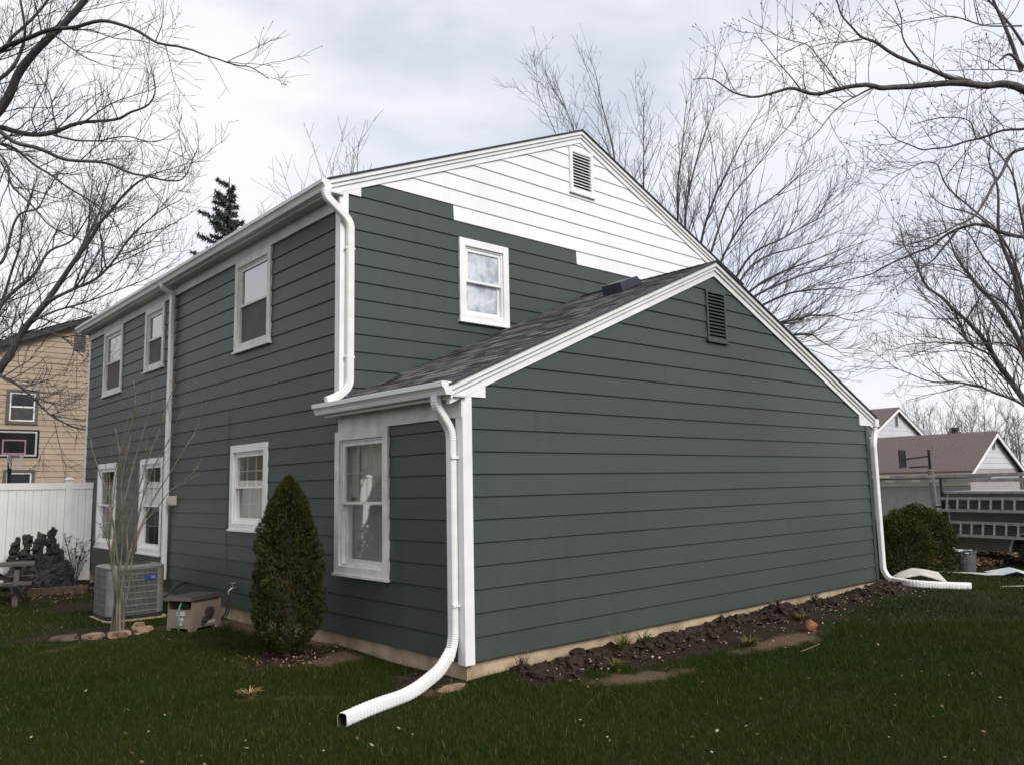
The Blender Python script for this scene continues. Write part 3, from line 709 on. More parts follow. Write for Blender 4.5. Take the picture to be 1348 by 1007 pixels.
# right corner of the wing
spout([(W+.25,-.04,2.62),(W+.25,-.04,2.52),(W+.07,-.085,2.30),(W+.07,-.085,.16),(W+.08,-.16,.03),(W+.0,-.55,-.05)], (1,0,0), rad=.08, label='white downspout at the far corner of the wing')
gp = lambda px, py, zo: tuple(hit(px, py, (0,0,gzf(9,-.9)+zo), (0,0,1)))
flex([(W+.06,-.26,.0),(8.62,-.62,gzf(8.6,-.6)+.055),(8.95,-1.02,gzf(8.95,-1.02)+.06),(9.30,-1.30,gzf(9.3,-1.3)+.055)], label='white flexible drain extension beside the hedge')
# small fittings on the long wall
MB().tube([FR_L(5.85,.034,2.95),FR_L(5.85,.034,2.2),FR_L(5.84,.034,1.2),FR_L(5.83,.034,.55)], .0045, 6).build('wall_cable', 'green_vent', house)
mb = MB(); fbox(mb, FR_L, 8.06, 8.28, .02, .10, 1.50, 1.66); bx_ = mb.build('utility_box', 'beige_box', house)
mb = MB(); fbox(mb, FR_L, 8.09, 8.25, .10, .108, 1.52, 1.64); mb.build('cover', 'beige_box', bx_)
tp = MB(); tp.tube([FR_L(5.42,-.0,.30),FR_L(5.42,.11,.30),FR_L(5.42,.15,.26),FR_L(5.42,.15,.21)], .017, 8)
tap = tp.build('outdoor_tap', 'brass', house, smooth=True)
mb = MB(); mb.tube([FR_L(5.42,.09,.30),FR_L(5.42,.09,.37)], .008, 6)
for i in range(8):
    th = i*math.pi/4; mb.tube([FR_L(5.42,.09,.375), FR_L(5.42+.035*math.cos(th), .09+.035*math.sin(th), .375)], .007, 5)
mb.build('handle', 'brass', tap)

# ------------------------------------------------------------------ neighbouring houses
def lap_panel(parent, fr, u0, u1, z0, z1, step, mt, clip=None, lip=.03):
    """far siding: each course a board of its own"""
    k = 0; z = z0
    while z < z1-.03:
        zt = min(z+step, z1); a0, b0, a1, b1 = u0, u1, u0, u1
        if clip: a0, b0 = clip(z); a1, b1 = clip(zt)
        if b0-a0 > .1:
            MB().add([fr(a0,0,z),fr(b0,0,z),fr(b0,lip,z),fr(a0,lip,z),fr(a1,.004,zt),fr(b1,.004,zt)], [(0,1,2,3),(3,2,5,4),(0,3,4),(1,5,2),(0,4,5,1)]).build('siding_board', mt, parent)
        z += step
# tan two-storey house beyond the fence, gable towards us
TY = 30.6; apx = 3.85; apz = 9.05; tsl = .44
tan = empty('neighbour_house', (apx, TY, gzf(apx, TY)), 'tan lap-sided house with dark window trim beyond the white fence', 'house')
FT = lambda u, n, z: (u, TY-n, z)
mb = MB(); mb.hexa([(apx-6,TY,-.5),(apx+6,TY,-.5),(apx+6,TY+11,-.5),(apx-6,TY+11,-.5),(apx-6,TY,6.3),(apx+6,TY,6.3),(apx+6,TY+11,6.3),(apx-6,TY+11,6.3)])
mb.add([(apx-6,TY,6.3),(apx+6,TY,6.3),(apx,TY,apz-.1),(apx-6,TY+11,6.3),(apx+6,TY+11,6.3),(apx,TY+11,apz-.1)], [(0,1,2),(3,5,4)])
tw = mb.build('wall', 'tan_siding', tan)
def tclip(z):
    if z < 6.3: return apx-6, apx+6
    h = max(0, (apz-.1-z)/tsl); return apx-min(6, h), apx+min(6, h)
lap_panel(tw, FT, 0, 0, -.3, apz-.1, .23, 'tan_siding', tclip)
for sd_ in (-1, 1):
    P = []
    for zo in (-.02, .10):
        for y in (TY-.35, TY+11.3): P += [(apx, y, apz+zo), (apx+sd_*6.4, y, apz-6.4*tsl+zo)]
    rf = MB().hexa([P[0],P[1],P[3],P[2],P[4],P[5],P[7],P[6]]).build('roof', 'roof_edge', tan)
    if sd_ < 0:
        lf = MB(); rr = random.Random(2)
        for i in range(2200):
            u = rr.uniform(1.8, 6.0); y = rr.uniform(TY-.3, TY+6); z = apz-u*tsl+.11+rr.random()*.22*max(0, math.sin(u*3+y))
            s = rr.uniform(.05, .11); a = rr.random()*6.28; c = rr.choice(((.30,.10,.04),(.24,.09,.04),(.36,.16,.08),(.18,.08,.05)))
            dx, dy = s*math.cos(a), s*math.sin(a)
            lf.add([(apx-u-dx,y-dy,z),(apx-u+dy,y-dx,z+s*.5),(apx-u+dx,y+dy,z+.02),(apx-u-dy,y+dx,z+s*.3)], [(0,1,2,3)], c)
        lf.build('leaf_litter', 'leaf', rf, kind='stuff', fix=False)
mb = MB()
P = []
for n in (0, .06):
    for uo in (0, 6.4): P += [FT(apx-uo, .32+n, apz-.16-uo*tsl), FT(apx-uo, .32+n, apz+.02-uo*tsl)]
mb.hexa([P[0],P[2],P[6],P[4],P[1],P[3],P[7],P[5]]).build('rake_board', 'roof_edge', tan)
def far_window(parent, fr, u0, u1, z0, z1, trim, panem='glass', tw_=.12):
    mb = MB(); ring_frame(mb, fr, u0, u1, z0, z1, tw_, .0, .07); wn = mb.build('window', trim, parent)
    mb = MB(); ring_frame(mb, fr, u0+tw_, u1-tw_, z0+tw_, z1-tw_, .05, .0, .05); fbox(mb, fr, u0+tw_+.05, u1-tw_-.05, .0, .049, (z0+z1)/2-.03, (z0+z1)/2+.03); mb.build('sash', 'aged_frame', wn)
    mb = MB(); q = [fr(u0+.1,.034,z0+.1),fr(u1-.1,.034,z0+.1),fr(u1-.1,.034,z1-.1),fr(u0+.1,.034,z1-.1)]
    mb.add(q, [(0,1,2,3)]).build('pane', 'far_glass', wn)
    mb = MB(); fbox(mb, fr, u0+.17, u1-.17, .036, .042, z0+.17, (z0+z1)/2-.03); mb.build('insect_screen', 'ac_dark', wn)
ma_, t_, b__ = base_mat('far_glass'); b__.inputs['Base Color'].default_value = (.035,.038,.042,1); b__.inputs['Roughness'].default_value = .06; b__.inputs['Specular IOR Level'].default_value = .9; M['far_glass'] = ma_
pa = hit(9, 512, (0,TY,0), (0,1,0)); pb = hit(49, 559, (0,TY,0), (0,1,0))
far_window(tan, FT, pa[0], pb[0], pb[2], pa[2], 'tan_trim')
pa = hit(4, 618, (0,TY,0), (0,1,0)); pb = hit(44, 655, (0,TY,0), (0,1,0))
far_window(tan, FT, pa[0], pb[0], pb[2]-.2, pa[2], 'tan_trim')
pa = hit(98, 441, (0,TY,0), (0,1,0)); pb = hit(112, 463, (0,TY,0), (0,1,0))
vt = MB(); ring_frame(vt, FT, pa[0], pb[0], pb[2], pa[2], .04, .0, .06); vt = vt.build('gable_vent', 'tan_trim', tan)
mb = MB(); fbox(mb, FT, pa[0]+.03, pb[0]-.03, .032, .036, pb[2]+.03, pa[2]-.03); mb.build('backing', 'black', vt)
for i in range(7):
    z = pb[2]+.05+i*(pa[2]-pb[2]-.1)/7; mb = MB(); fbox(mb, FT, pa[0]+.04, pb[0]-.04, .038, .058, z, z+.045); mb.build('slat', 'tan_trim', vt)

# garage house to the right, gable towards us
def gable_house(name, label, x0, x1, y0, y1, ze, zr_, wall_m, roof_m, gable_m, step, base, ov=.35, vent=None, gable_from=None):
    h = empty(name, (x0, y0, base), label, 'house'); xm = (x0+x1)/2; sl = (zr_-ze)/((x1-x0)/2)
    wl_ = MB().box((x0,y0,base-.4),(x1,y1,ze)).build('wall', wall_m, h)
    FG = lambda u, n, z: (u, y0-n, z)
    g = MB(); g.hexa([(x0,y0+.01,ze),(x1,y0+.01,ze),(x1,y1,ze),(x0,y1,ze),(xm-.01,y0+.01,zr_-.05),(xm+.01,y0+.01,zr_-.05),(xm+.01,y1,zr_-.05),(xm-.01,y1,zr_-.05)])
    gw = g.build('wall', gable_m, h)
    def cl(z):
        if z < ze: return x0, x1
        k = max(0, (zr_-.03-z)/sl); return xm-k, xm+k
    lap_panel(gw, FG, 0, 0, ze if gable_from is None else gable_from, zr_-.1, step, gable_m, cl, .02)
    for s in (-1, 1):
        P = []
        for zo in (0, .10):
            for y in (y0-.25, y1+.3): P += [(xm, y, zr_+zo), (xm+s*((x1-x0)/2+ov), y, ze-ov*sl+zo)]
        MB().hexa([P[0],P[1],P[3],P[2],P[4],P[5],P[7],P[6]]).build('roof', roof_m, h)
        P = []
        for n in (.20, .252):
            for uo in (0, (x1-x0)/2+ov): P += [FG(xm+s*uo, n, zr_-.17-uo*sl), FG(xm+s*uo, n, zr_-.004-uo*sl)]
        MB().hexa([P[0],P[2],P[6],P[4],P[1],P[3],P[7],P[5]]).build('rake_board', 'white', h)
    zf = ze-ov*sl
    MB().box((x0-ov-.10,y0-.25,zf-.16),(x0-ov,y1+.3,zf+.0)).build('gutter', 'cream', h)
    MB().box((x0-ov,y0-.2,zf-.16),(x0-.0,y1,zf-.13)).build('soffit', 'cream', h)
    MB().box((x0-.05,y0+.05,zf-.55),(x0-.004,y1-.02,zf-.17)).build('frieze_board', 'cream', h)
    if vent:
        v0, v1 = vent; mb = MB(); ring_frame(mb, FG, xm-.18, xm+.18, v0, v1, .05, .0, .05); vv = mb.build('gable_vent', 'mauve', h)
        mb = MB(); fbox(mb, FG, xm-.14, xm+.14, .022, .03, v0+.04, v1-.04); mb.build('backing', 'ac_dark', vv)
    return h
gA = gable_house('garage_house', 'low garage with brown shingle roof and pale gable behind the ladder vehicle', 34.1, 40.6, 7.2, 24.0, 2.05, 3.72, 'mauve', 'brown_roof', 'far_white', .26, -1.0, vent=(2.95, 3.5))
mb = MB(); mb.tube([(37.6, 8.9, 3.4), (37.6, 8.9, 4.05)], .16, 10); st = mb.build('roof_pipe', 'ac_dark', gA)
MB().tube([(37.6,8.9,4.0),(37.6,8.9,4.1)], .20, 10).build('cap', 'ac_dark', st)
gable_house('pale_house', 'pale two-storey house whose white gable rises behind the brown-roofed garage', 42.0, 49.6, 15.2, 30.0, 4.25, 5.95, 'far_white', 'brown_roof', 'far_white', .30, -1.0, vent=(4.85, 5.55), gable_from=1.0)

# white house reflected in the panes; two unseen dark ones added to darken wall reflections
gable_house('pale_house', 'white lap-sided house across the side yard, reflected in the window panes', -31.0, -22.5, -6.0, 9.0, 5.2, 7.3, 'far_white', 'brown_roof', 'far_white', .30, -.3, vent=(6.1, 6.8))
gable_house('added_brown_house', 'unseen brown house added left of the tan one to darken the long wall reflection', -21.0, -7.5, 29.0, 41.0, 5.6, 9.0, 'tan_trim', 'brown_roof', 'tan_trim', .30, -.3, vent=(7.1, 7.9))
gable_house('added_brick_house', 'unseen dark brown house added behind the viewer to darken the lower wall reflection', -16.0, 6.0, -42.0, -31.0, 5.0, 8.0, 'leaf_roof', 'brown_roof', 'tan_trim', .30, -.3, vent=(6.1, 6.9))

# ------------------------------------------------------------------ white vinyl fence
FY = 13.28
fence = empty('fence', (-4, FY, gzf(-4, FY)), 'white vinyl privacy fence with capped posts meeting the house wall', 'fence')
fz0, fz1 = -.14, 1.98
posts = [-7.0, -4.75, -2.63, -.53]
for x in posts:
    p = MB().box((x-.065,FY-.065,-.25),(x+.065,FY+.065,2.03)).build('post', 'vinyl', fence)
    MB().box((x-.085,FY-.085,2.03),(x+.085,FY+.085,2.055)).hexa([(x-.08,FY-.08,2.055),(x+.08,FY-.08,2.055),(x+.08,FY+.08,2.055),(x-.08,FY+.08,2.055),(x-.03,FY-.03,2.10),(x+.03,FY-.03,2.10),(x+.03,FY+.03,2.10),(x-.03,FY+.03,2.10)]).build('post_cap', 'vinyl', p)
bays = [(a+.065, b_-.065) for a, b_ in zip(posts, posts[1:])]+[(-.465, -.04)]
for a, b_ in bays:
    MB().box((a,FY-.028,fz1-.14),(b_,FY+.028,fz1)).build('rail', 'vinyl', fence); MB().box((a,FY-.028,fz0+.02),(b_,FY+.028,fz0+.18)).build('rail', 'vinyl', fence)
    n = max(1, round((b_-a)/.148)); st_ = (b_-a)/n
    for i in range(n):
        x = a+i*st_
        MB().add([(x+.003,FY+.008,fz0+.18),(x+.003,FY-.010,fz0+.18),(x+st_/2-.004,FY-.012,fz0+.18),(x+st_/2,FY-.007,fz0+.18),(x+st_/2+.004,FY-.012,fz0+.18),(x+st_-.003,FY-.010,fz0+.18),(x+st_-.003,FY+.008,fz0+.18)]+
                 [(x+.003,FY+.008,fz1-.14),(x+.003,FY-.010,fz1-.14),(x+st_/2-.004,FY-.012,fz1-.14),(x+st_/2,FY-.007,fz1-.14),(x+st_/2+.004,FY-.012,fz1-.14),(x+st_-.003,FY-.010,fz1-.14),(x+st_-.003,FY+.008,fz1-.14)],
                 [(i_, i_+1, i_+8, i_+7) for i_ in range(6)]+[(6,0,7,13)]).build('picket', 'vinyl', fence)

# ------------------------------------------------------------------ basketball hoops
hp = at(20, 585, 25); HX, HY = hp[0], hp[1]
hoop = empty('basketball_hoop', (HX, HY+.6, gzf(HX, HY)), 'black backboard basketball hoop standing in front of the tan house', 'basketball hoop')
a = hit(52, 566, (0,HY,0), (0,1,0)); b_ = hit(52, 603, (0,HY,0), (0,1,0)); bw = 1.55
x1_, z1_, z0_ = a[0], a[2], b_[2]; x0_ = x1_-bw
FH = lambda u, n, z: (u, HY-n, z)
mb = MB(); fbox(mb, FH, x0_, x1_, 0, .04, z0_, z1_); bbd = mb.build('backboard', 'backboard', hoop)
mb = MB(); ring_frame(mb, FH, x0_+.06, x1_-.06, z0_+.06, z1_-.05, .05, .041, .046, wb=.05); mb.build('border', 'label', bbd)
xm_ = (x0_+x1_)/2+.1; mb = MB(); ring_frame(mb, FH, xm_-.32, xm_+.32, z0_+.12, z0_+.12+.45, .04, .041, .047); mb.build('shooter_square', 'pink', bbd)
rim = [(xm_+.23*math.cos(t), HY-.30+.23*math.sin(t), z0_+.10) for t in np.linspace(0, 2*math.pi, 20)]
mb = MB(); mb.tube(rim, .012, 6, cap=False); mb.box((xm_-.12,HY-.10,z0_+.08),(xm_+.12,HY-.041,z0_+.13)); rm_ = mb.build('rim', 'pink', hoop)
mb = MB()
for i in range(10):
    t0 = i*2*math.pi/10
    for s in (1, -1): mb.tube([(xm_+.23*math.cos(t0), HY-.30+.23*math.sin(t0), z0_+.09), (xm_+.13*math.cos(t0+s*.6), HY-.30+.13*math.sin(t0+s*.6), z0_-.32)], .005, 4)
mb.build('net', 'label', rm_)
MB().tube([(xm_+.1,HY+.9,gzf(HX,HY)-.05),(xm_+.05,HY+.75,z0_-.3),(xm_,HY+.55,z0_+.3)], .06, 8).build('pole', 'black', hoop)
mb = MB()
for zz in (.2, .62): mb.bar((xm_,HY+.6,z0_+zz-.05), (xm_,HY+.0,z0_+zz), .06, .05)
mb.build('arm', 'black', hoop)

hp = at(1229, 660, 30); PX, PY = hp[0], hp[1]; pg = gzf(PX, PY)
hoop2 = empty('basketball_hoop', (PX, PY, pg), 'basketball hoop with open frame backboard on a grey pole by the garage', 'basketball hoop')
top = at(1225, 622, 30)
MB().tube([(PX+.15,PY-.05,pg-.1),(top[0],top[1],top[2]+.1)], .11, 8).build('pole', 'metal_ac', hoop2)
bc = at(1188, 604, 30.3); u_ = np.array([top[0]-bc[0], top[1]-bc[1], 0]); u_ /= np.linalg.norm(u_); s2 = np.array([-u_[1], u_[0], 0.0])
s2 = s2*.62+u_*.30; s2 /= np.linalg.norm(s2)
mb = MB(); cs = [bc+s2*a_*.36+np.array([0,0,1])*b2*.32 for a_, b2 in ((-1,-1),(1,-1),(1,1),(-1,1))]
for i in range(4): mb.bar(cs[i], cs[(i+1) % 4], .05, .05)
for a_ in (-.22, .0, .25): mb.bar(bc+s2*a_*.5+np.array([0,0,-.32]), bc+s2*a_*.5+np.array([0,0,.32]), .04, .04)
mb.bar(bc-s2*.36, bc+s2*.36, .04, .04)
mb.build('backboard', 'black', hoop2)
mb = MB(); c0 = np.array(bc)+np.array([0,0,-.02]); t2 = np.array([top[0], top[1], bc[2]])
mb.bar(c0, t2+[0,0,.08], .05, .06); mb.bar(c0+[0,0,-.3]+u_*.2, t2+[0,0,-.30], .05, .06); mb.bar(t2+[0,0,-.4], t2+[0,0,.32], .08, .08)
mb.build('arm', 'black', hoop2)

# ------------------------------------------------------------------ vehicle with ladders
vdir = np.array([.30, .954, 0.0]); vdir /= np.linalg.norm(vdir); vside = np.array([-vdir[1], vdir[0], 0.0])      # side facing us
V0 = np.array([17.5, 2.1, 0.0]); VG = gzf(16.5, 0) - .02
def vp(l, s, z): return tuple(V0-vdir*l-vside*s+np.array([0,0,z]))     # l back along the body, s inwards, z up
van = empty('work_trailer', (V0[0], V0[1], VG), 'brown enclosed work trailer with ladders hung along its side', 'trailer')
def vbox(mb, l0, l1, s0, s1, z0, z1): return mb.hexa([vp(l0,s0,z0),vp(l1,s0,z0),vp(l1,s1,z0),vp(l0,s1,z0),vp(l0,s0,z1),vp(l1,s0,z1),vp(l1,s1,z1),vp(l0,s1,z1)])
VL = 5.2; zt_ = 1.28; zb_ = VG+.36; wl0 = 1.74
mb = MB()
arch = [(wl0+.44+.44*math.cos(t), zb_-.02+.44*math.sin(t)) for t in np.linspace(math.pi, 0, 13)]
poly = [(0, zb_)]+arch+[(VL, zb_), (VL, zt_), (0, zt_)]
n_ = len(poly); mb.add([vp(l, 0, z) for l, z in poly]+[vp(l, 1.9, z) for l, z in poly], [tuple(range(n_)), tuple(range(2*n_-1, n_-1, -1))]+[(i, (i+1) % n_, n_+(i+1) % n_, n_+i) for i in range(n_)])
mb.build('body', 'van', van)
mb = MB(); vbox(mb, -.02, VL+.02, -.015, 1.92, zt_+.002, zt_+.06); mb.build('roof_rail', 'alu', van)
mb = MB(); vbox(mb, .12, .16, -.012, -.001, zb_+.05, zt_-.02); mb.build('trim_strip', 'alu', van)
mb = MB(); mb.sweep([vp(wl0+.44+.47*math.cos(t), -.012, zb_-.02+.47*math.sin(t)) for t in np.linspace(math.pi, 0, 15)], [(-.03,-.02),(.03,-.02),(.03,.02),(-.03,.02)], tuple(vside)); mb.build('wheel_arch', 'alu', van)
wc = (wl0+.44, .12, VG+.33); ring = []
mb = MB(); nn = 24
for s, r in ((.0,.20),(-.0,.30),(.05,.335),(.18,.335),(.22,.30),(.22,.18)):
    ring += [vp(wc[0]+r*math.cos(t), .02+s, wc[2]+r*math.sin(t)) for t in np.arange(nn)*2*math.pi/nn]
mb.add(ring, [(i*nn+j, i*nn+(j+1) % nn, (i+1)*nn+(j+1) % nn, (i+1)*nn+j) for i in range(5) for j in range(nn)]); wh = mb.build('wheel', 'rubber', van, smooth=True)
mb = MB(); mb.add([vp(wc[0]+.20*math.cos(t), .045, wc[2]+.20*math.sin(t)) for t in np.arange(nn)*2*math.pi/nn], [tuple(range(nn))]); mb.build('rim', 'metal_ac', wh, fix=False)
for l in (-.03, 2.4, 4.9):
    mb = MB()
    for z in (.92, .32): vbox(mb, l, l+.05, -.30 if z > .5 else -.20, .0, z, z+.05)
    vbox(mb, l, l+.05, -.06, -.02, zb_+.1, zt_+.42)
    vbox(mb, l, l+.05, -.06, 1.9, zt_+.38, zt_+.42)
    mb.build('ladder_rack', 'black', van)
def ladder(l0, l1, sA, zA, sB, zB, label, depth=.07, rung=.30, grp='ladders on the work trailer', slant=0.0):
    """rails A and B run along the vehicle"""
    r_ = empty('ladder', vp(l0, sA, zA), label, 'ladder', None)
    for s, z in ((sA, zA), (sB, zB)):
        mb = MB(); mb.bar(vp(l0, s, z), vp(l1, s, z+slant), .03, depth); mb.build('rail', 'alu', r_)
    l = l0+.18
    while l < l1-.05:
        f = (l-l0)/(l1-l0)*slant; mb = MB(); mb.tube([vp(l, sA, zA+f), vp(l, sB, zB+f)], .017, 6) if abs(zA-zB) < .1 else mb.bar(vp(l,sA,zA+f), vp(l,sB,zB+f), .03, .045, up=tuple(vdir))
        mb.build('rung', 'alu', r_); l += rung
    return r_
ladder(.02, 4.8, -.10, 1.16, -.16, .86, 'upper aluminium ladder hanging on the trailer side')
ladder(.05, 4.9, -.10, .56, -.16, .24, 'lower aluminium ladder hanging on the trailer side')
l1_ = ladder(-2.0, 4.6, .10, 1.615, .50, 1.615, 'long extension ladder lying flat on the trailer rack', .085, slant=-.01)
for l in (-1.85, -1.0, -.3): mb = MB(); vbox(mb, l, l+.28, .075, .083, 1.58, 1.645); mb.build('sticker', 'label', l1_)
l2_ = ladder(-1.7, 4.7, .12, 1.735, .48, 1.735, 'second extension ladder stacked on top of the rack ladder', .085)
for l in (-1.2, -.55): mb = MB(); vbox(mb, l, l+.3, .095, .103, 1.70, 1.765); mb.build('sticker', 'beige_box', l2_)

# rubbish bin
bp = (13.9, .42); bz = gzf(*bp)
bn = empty('waste_bin', (bp[0], bp[1], bz), 'grey round waste bin full of white scraps beside the hedge', 'bin')
mb = MB(); nn = 20; prof_ = [(0,0),(.20,0),(.235,.42),(.255,.425),(.255,.46),(.235,.46),(.225,.2),(0,.2)]
vs_ = [(bp[0]+r*math.cos(t), bp[1]+r*math.sin(t), bz+z) for r, z in prof_ for t in np.arange(nn)*2*math.pi/nn]
mb.add(vs_, [(i*nn+j, i*nn+(j+1) % nn, (i+1)*nn+(j+1) % nn, (i+1)*nn+j) for i in range(len(prof_)-1) for j in range(nn)]).build('tub', 'grey_bin', bn, smooth=False)
for s in (-1, 1): MB().box((bp[0]-.05+s*.25,bp[1]-.06,bz+.36),(bp[0]+.05+s*.25,bp[1]+.06,bz+.40)).build('handle', 'grey_bin', bn)
rr = random.Random(4)
for i in range(7):
    a = rr.random()*6.3; c = Vector((bp[0]+.12*math.cos(a), bp[1]+.12*math.sin(a), bz+.42+.06*rr.random())); d = Vector((rr.uniform(-1,1), rr.uniform(-1,1), rr.uniform(-.2,.5))).normalized()
    tag(MB().bar(c-d*.13, c+d*.16, .07, .012).build('scrap_piece', 'white'), 'white siding scrap sticking out of the grey bin', 'scrap', 'white scraps in the bin')
# bent board by the hedge, and sheets on the far grass
def sheet(name, pts, th, mt, label, cat, group=None):
    n = len(pts)//2; mb = MB(); v = [Vector(p) for p in pts]
    mb.add([p for p in v]+[p+Vector((0,0,th)) for p in v], [(2*i,2*i+1,2*i+3,2*i+2) for i in range(n-1)]+[(2*n+2*i,2*n+2*i+2,2*n+2*i+3,2*n+2*i+1) for i in range(n-1)]+
           [(2*i,2*i+2,2*n+2*i+2,2*n+2*i) for i in range(n-1)]+[(2*i+1,2*n+2*i+1,2*n+2*i+3,2*i+3) for i in range(n-1)]+[(0,2*n,2*n+1,1),(2*n-2,2*n-1,4*n-1,4*n-2)])
    return mb.build(name, mt, None, label=label, cat=cat, group=group)
g_ = lambda x, y, o=0: (x, y, gzf(x, y)+o)
sheet('scrap_board', [g_(9.80,.12,.02), g_(10.05,.34,.05), g_(9.93,-.05,.10), g_(10.22,.22,.17), g_(10.10,-.22,.15), g_(10.45,.08,.25), g_(10.30,-.36,.10), g_(10.68,-.06,.22), g_(10.52,-.50,.03), g_(10.95,-.18,.16)], .018, 'board', 'bent cream board lying propped beside the round hedge', 'board')
sheet('scrap_board', [g_(9.92,-.12,.006), g_(10.02,-.0,.006), g_(10.50,-.52,.006), g_(10.6,-.4,.006)], .02, 'timber', 'brown offcut under the bent cream board', 'board')
sheet('plastic_sheet', [g_(13.6,-.35,.02), g_(14.2,.15,.03), g_(13.75,-.62,.12), g_(14.5,-.25,.14), g_(13.95,-.85,.02), g_(14.7,-.6,.03)], .006, 'sheet', 'crumpled pale blue sheet on the lawn by the leaf pile', 'sheet')
sheet('plastic_sheet', [g_(13.2,-.2,.02), g_(13.5,.15,.02), g_(13.55,-.45,.05), g_(13.85,-.15,.05)], .006, 'label', 'flat white sheet on the lawn beside the pale blue sheet', 'sheet')
tag(MB().bar(g_(13.3,.75,.03), g_(14.1,-.35,.03), .035, .02).build('batten', 'white'), 'thin white batten lying on the grass by the bin', 'batten')
tag(MB().bar(g_(11.0,-1.2,.02), g_(11.9,-1.75,.02), .02, .012).build('batten', 'board'), 'thin pale stick lying on the far lawn', 'batten')

# ------------------------------------------------------------------ things by the long wall
# air conditioner
ax, ay, aw, ah = -.98, 7.28, .41, .80; az = gzf(ax, ay)
ac = empty('air_conditioner', (ax, ay, az), 'grey outdoor air conditioner unit with louvred sides standing by the wall', 'air conditioner')
def rsq(h, r, z, n=6):
    out = []
    for cx, cy, a0 in ((1,1,0),(-1,1,90),(-1,-1,180),(1,-1,270)):
        for i in range(n+1):
            t = R(a0+90*i/n); out.append((ax+cx*(h-r)+r*math.cos(t), ay+cy*(h-r)+r*math.sin(t), z))
    return out
def loft(rings):
    mb = MB(); n = len(rings[0]); mb.add([p for r in rings for p in r], [(i*n+j, i*n+(j+1) % n, (i+1)*n+(j+1) % n, (i+1)*n+j) for i in range(len(rings)-1) for j in range(n)]+[tuple(range(n))[::-1], tuple((len(rings)-1)*n+j for j in range(n))]); return mb
loft([rsq(aw+.05,.1,az-.05), rsq(aw+.05,.1,az+.012)]).build('pad', 'concrete', ac)
loft([rsq(aw+.005,.13,az+.014), rsq(aw+.005,.13,az+.075)]).build('base_pan', 'black', ac)
loft([rsq(aw-.03,.12,az+.06), rsq(aw-.03,.12,az+ah-.05)]).build('coil', 'ac_dark', ac)
tp = loft([rsq(aw+.004,.13,az+ah-.055), rsq(aw+.01,.13,az+ah-.02), rsq(aw-.02,.13,az+ah), rsq(aw-.08,.12,az+ah+.008)]).build('top_cover', 'metal_ac', ac)
mb = MB()
for r in np.linspace(.05, .30, 9): mb.tube([(ax+r*math.cos(t), ay+r*math.sin(t), az+ah+.014+.03*(1-r/.3)) for t in np.linspace(0, 2*math.pi, 25)], .004, 4, cap=False)
mb.build('fan_grille', 'ac_dark', tp)
mb = MB()       # upright fins and corner posts around the coil
for sx_, sy_ in ((0,-1),(0,1),(-1,0),(1,0)):
    for i in range(34):
        o_ = -.30+.60*i/33
        x, y = (ax+o_, ay+sy_*aw) if sy_ else (ax+sx_*aw, ay+o_)
        mb.box((x-.0035 if sy_ else x-.008, y-.008 if sy_ else y-.0035, az+.07), (x+.0035 if sy_ else x+.008, y+.008 if sy_ else y+.0035, az+ah-.05))
    for z in np.linspace(az+.12, az+ah-.12, 7):
        if sy_: mb.box((ax-.31, ay+sy_*aw-.010, z-.006), (ax+.31, ay+sy_*aw+.010, z+.006))
        else: mb.box((ax+sx_*aw-.010, ay-.31, z-.006), (ax+sx_*aw+.010, ay+.31, z+.006))
mb.build('louvre_fins', 'metal_ac', ac, kind='stuff')
for cx, cy, a0 in ((1,1,0),(-1,1,90),(-1,-1,180),(1,-1,270)):
    rr_ = lambda r: [(ax+cx*(aw-.12)+r*math.cos(R(a0+90*i/6)), ay+cy*(aw-.12)+r*math.sin(R(a0+90*i/6))) for i in range(7)]
    o1, o2 = rr_(.130), rr_(.118); mb = MB(); zs_ = (az+.076, az+ah-.056)
    mb.add([(x,y,z) for z in zs_ for x, y in o1]+[(x,y,z) for z in zs_ for x, y in o2], [(i,i+1,8+i,7+i) for i in range(6)]+[(14+i,21+i,22+i,15+i) for i in range(6)]+[(0,7,21,14),(6,20,27,13)])
    mb.build('corner_panel', 'metal_ac', ac, smooth=False)
MB().box((ax+.10,ay-aw-.022,az+ah-.22),(ax+.26,ay-aw-.011,az+ah-.15)).build('badge', 'blue', ac)
MB().box((ax+.19,ay-aw-.026,az+ah-.205),(ax+.25,ay-aw-.0225,az+ah-.165)).build('badge_mark', 'metal_ac', ac)
MB().tube([(ax+.40,ay+.15,az+.25),(ax+.62,ay+.2,az+.22),(ax+.80,ay+.25,az+.35),(-.0,ay+.3,az+.42)], .022, 8).build('refrigerant_line', 'black', ac)

# hose reel box
hc = np.array([-.72, 5.22]); ha = R(26); hu_ = np.array([math.cos(ha), math.sin(ha)]); hv_ = np.array([-math.sin(ha), math.cos(ha)]); hz_ = gzf(*hc)-.01
reel = empty('hose_reel_box', (hc[0], hc[1], hz_), 'tan resin hose reel box with dark brown lid and crank handle', 'hose reel')
def hp_(u, v, z): q = hc+hu_*u+hv_*v; return (q[0], q[1], hz_+z)
def hbox(mb, u0, u1, v0, v1, z0, z1, tp=0.0):
    return mb.hexa([hp_(u0,v0,z0),hp_(u1,v0,z0),hp_(u1,v1,z0),hp_(u0,v1,z0),hp_(u0+tp,v0+tp,z1),hp_(u1-tp,v0+tp,z1),hp_(u1-tp,v1-tp,z1),hp_(u0+tp,v1-tp,z1)])
mb = MB(); hbox(mb, -.27, .27, -.22, -.19, .05, .42, .006); hbox(mb, -.27, .27, .19, .22, .05, .42, .006); hbox(mb, .24, .268, -.192, .192, .05, .42, .003); hbox(mb, -.268, -.24, -.192, .192, .05, .30, .003)
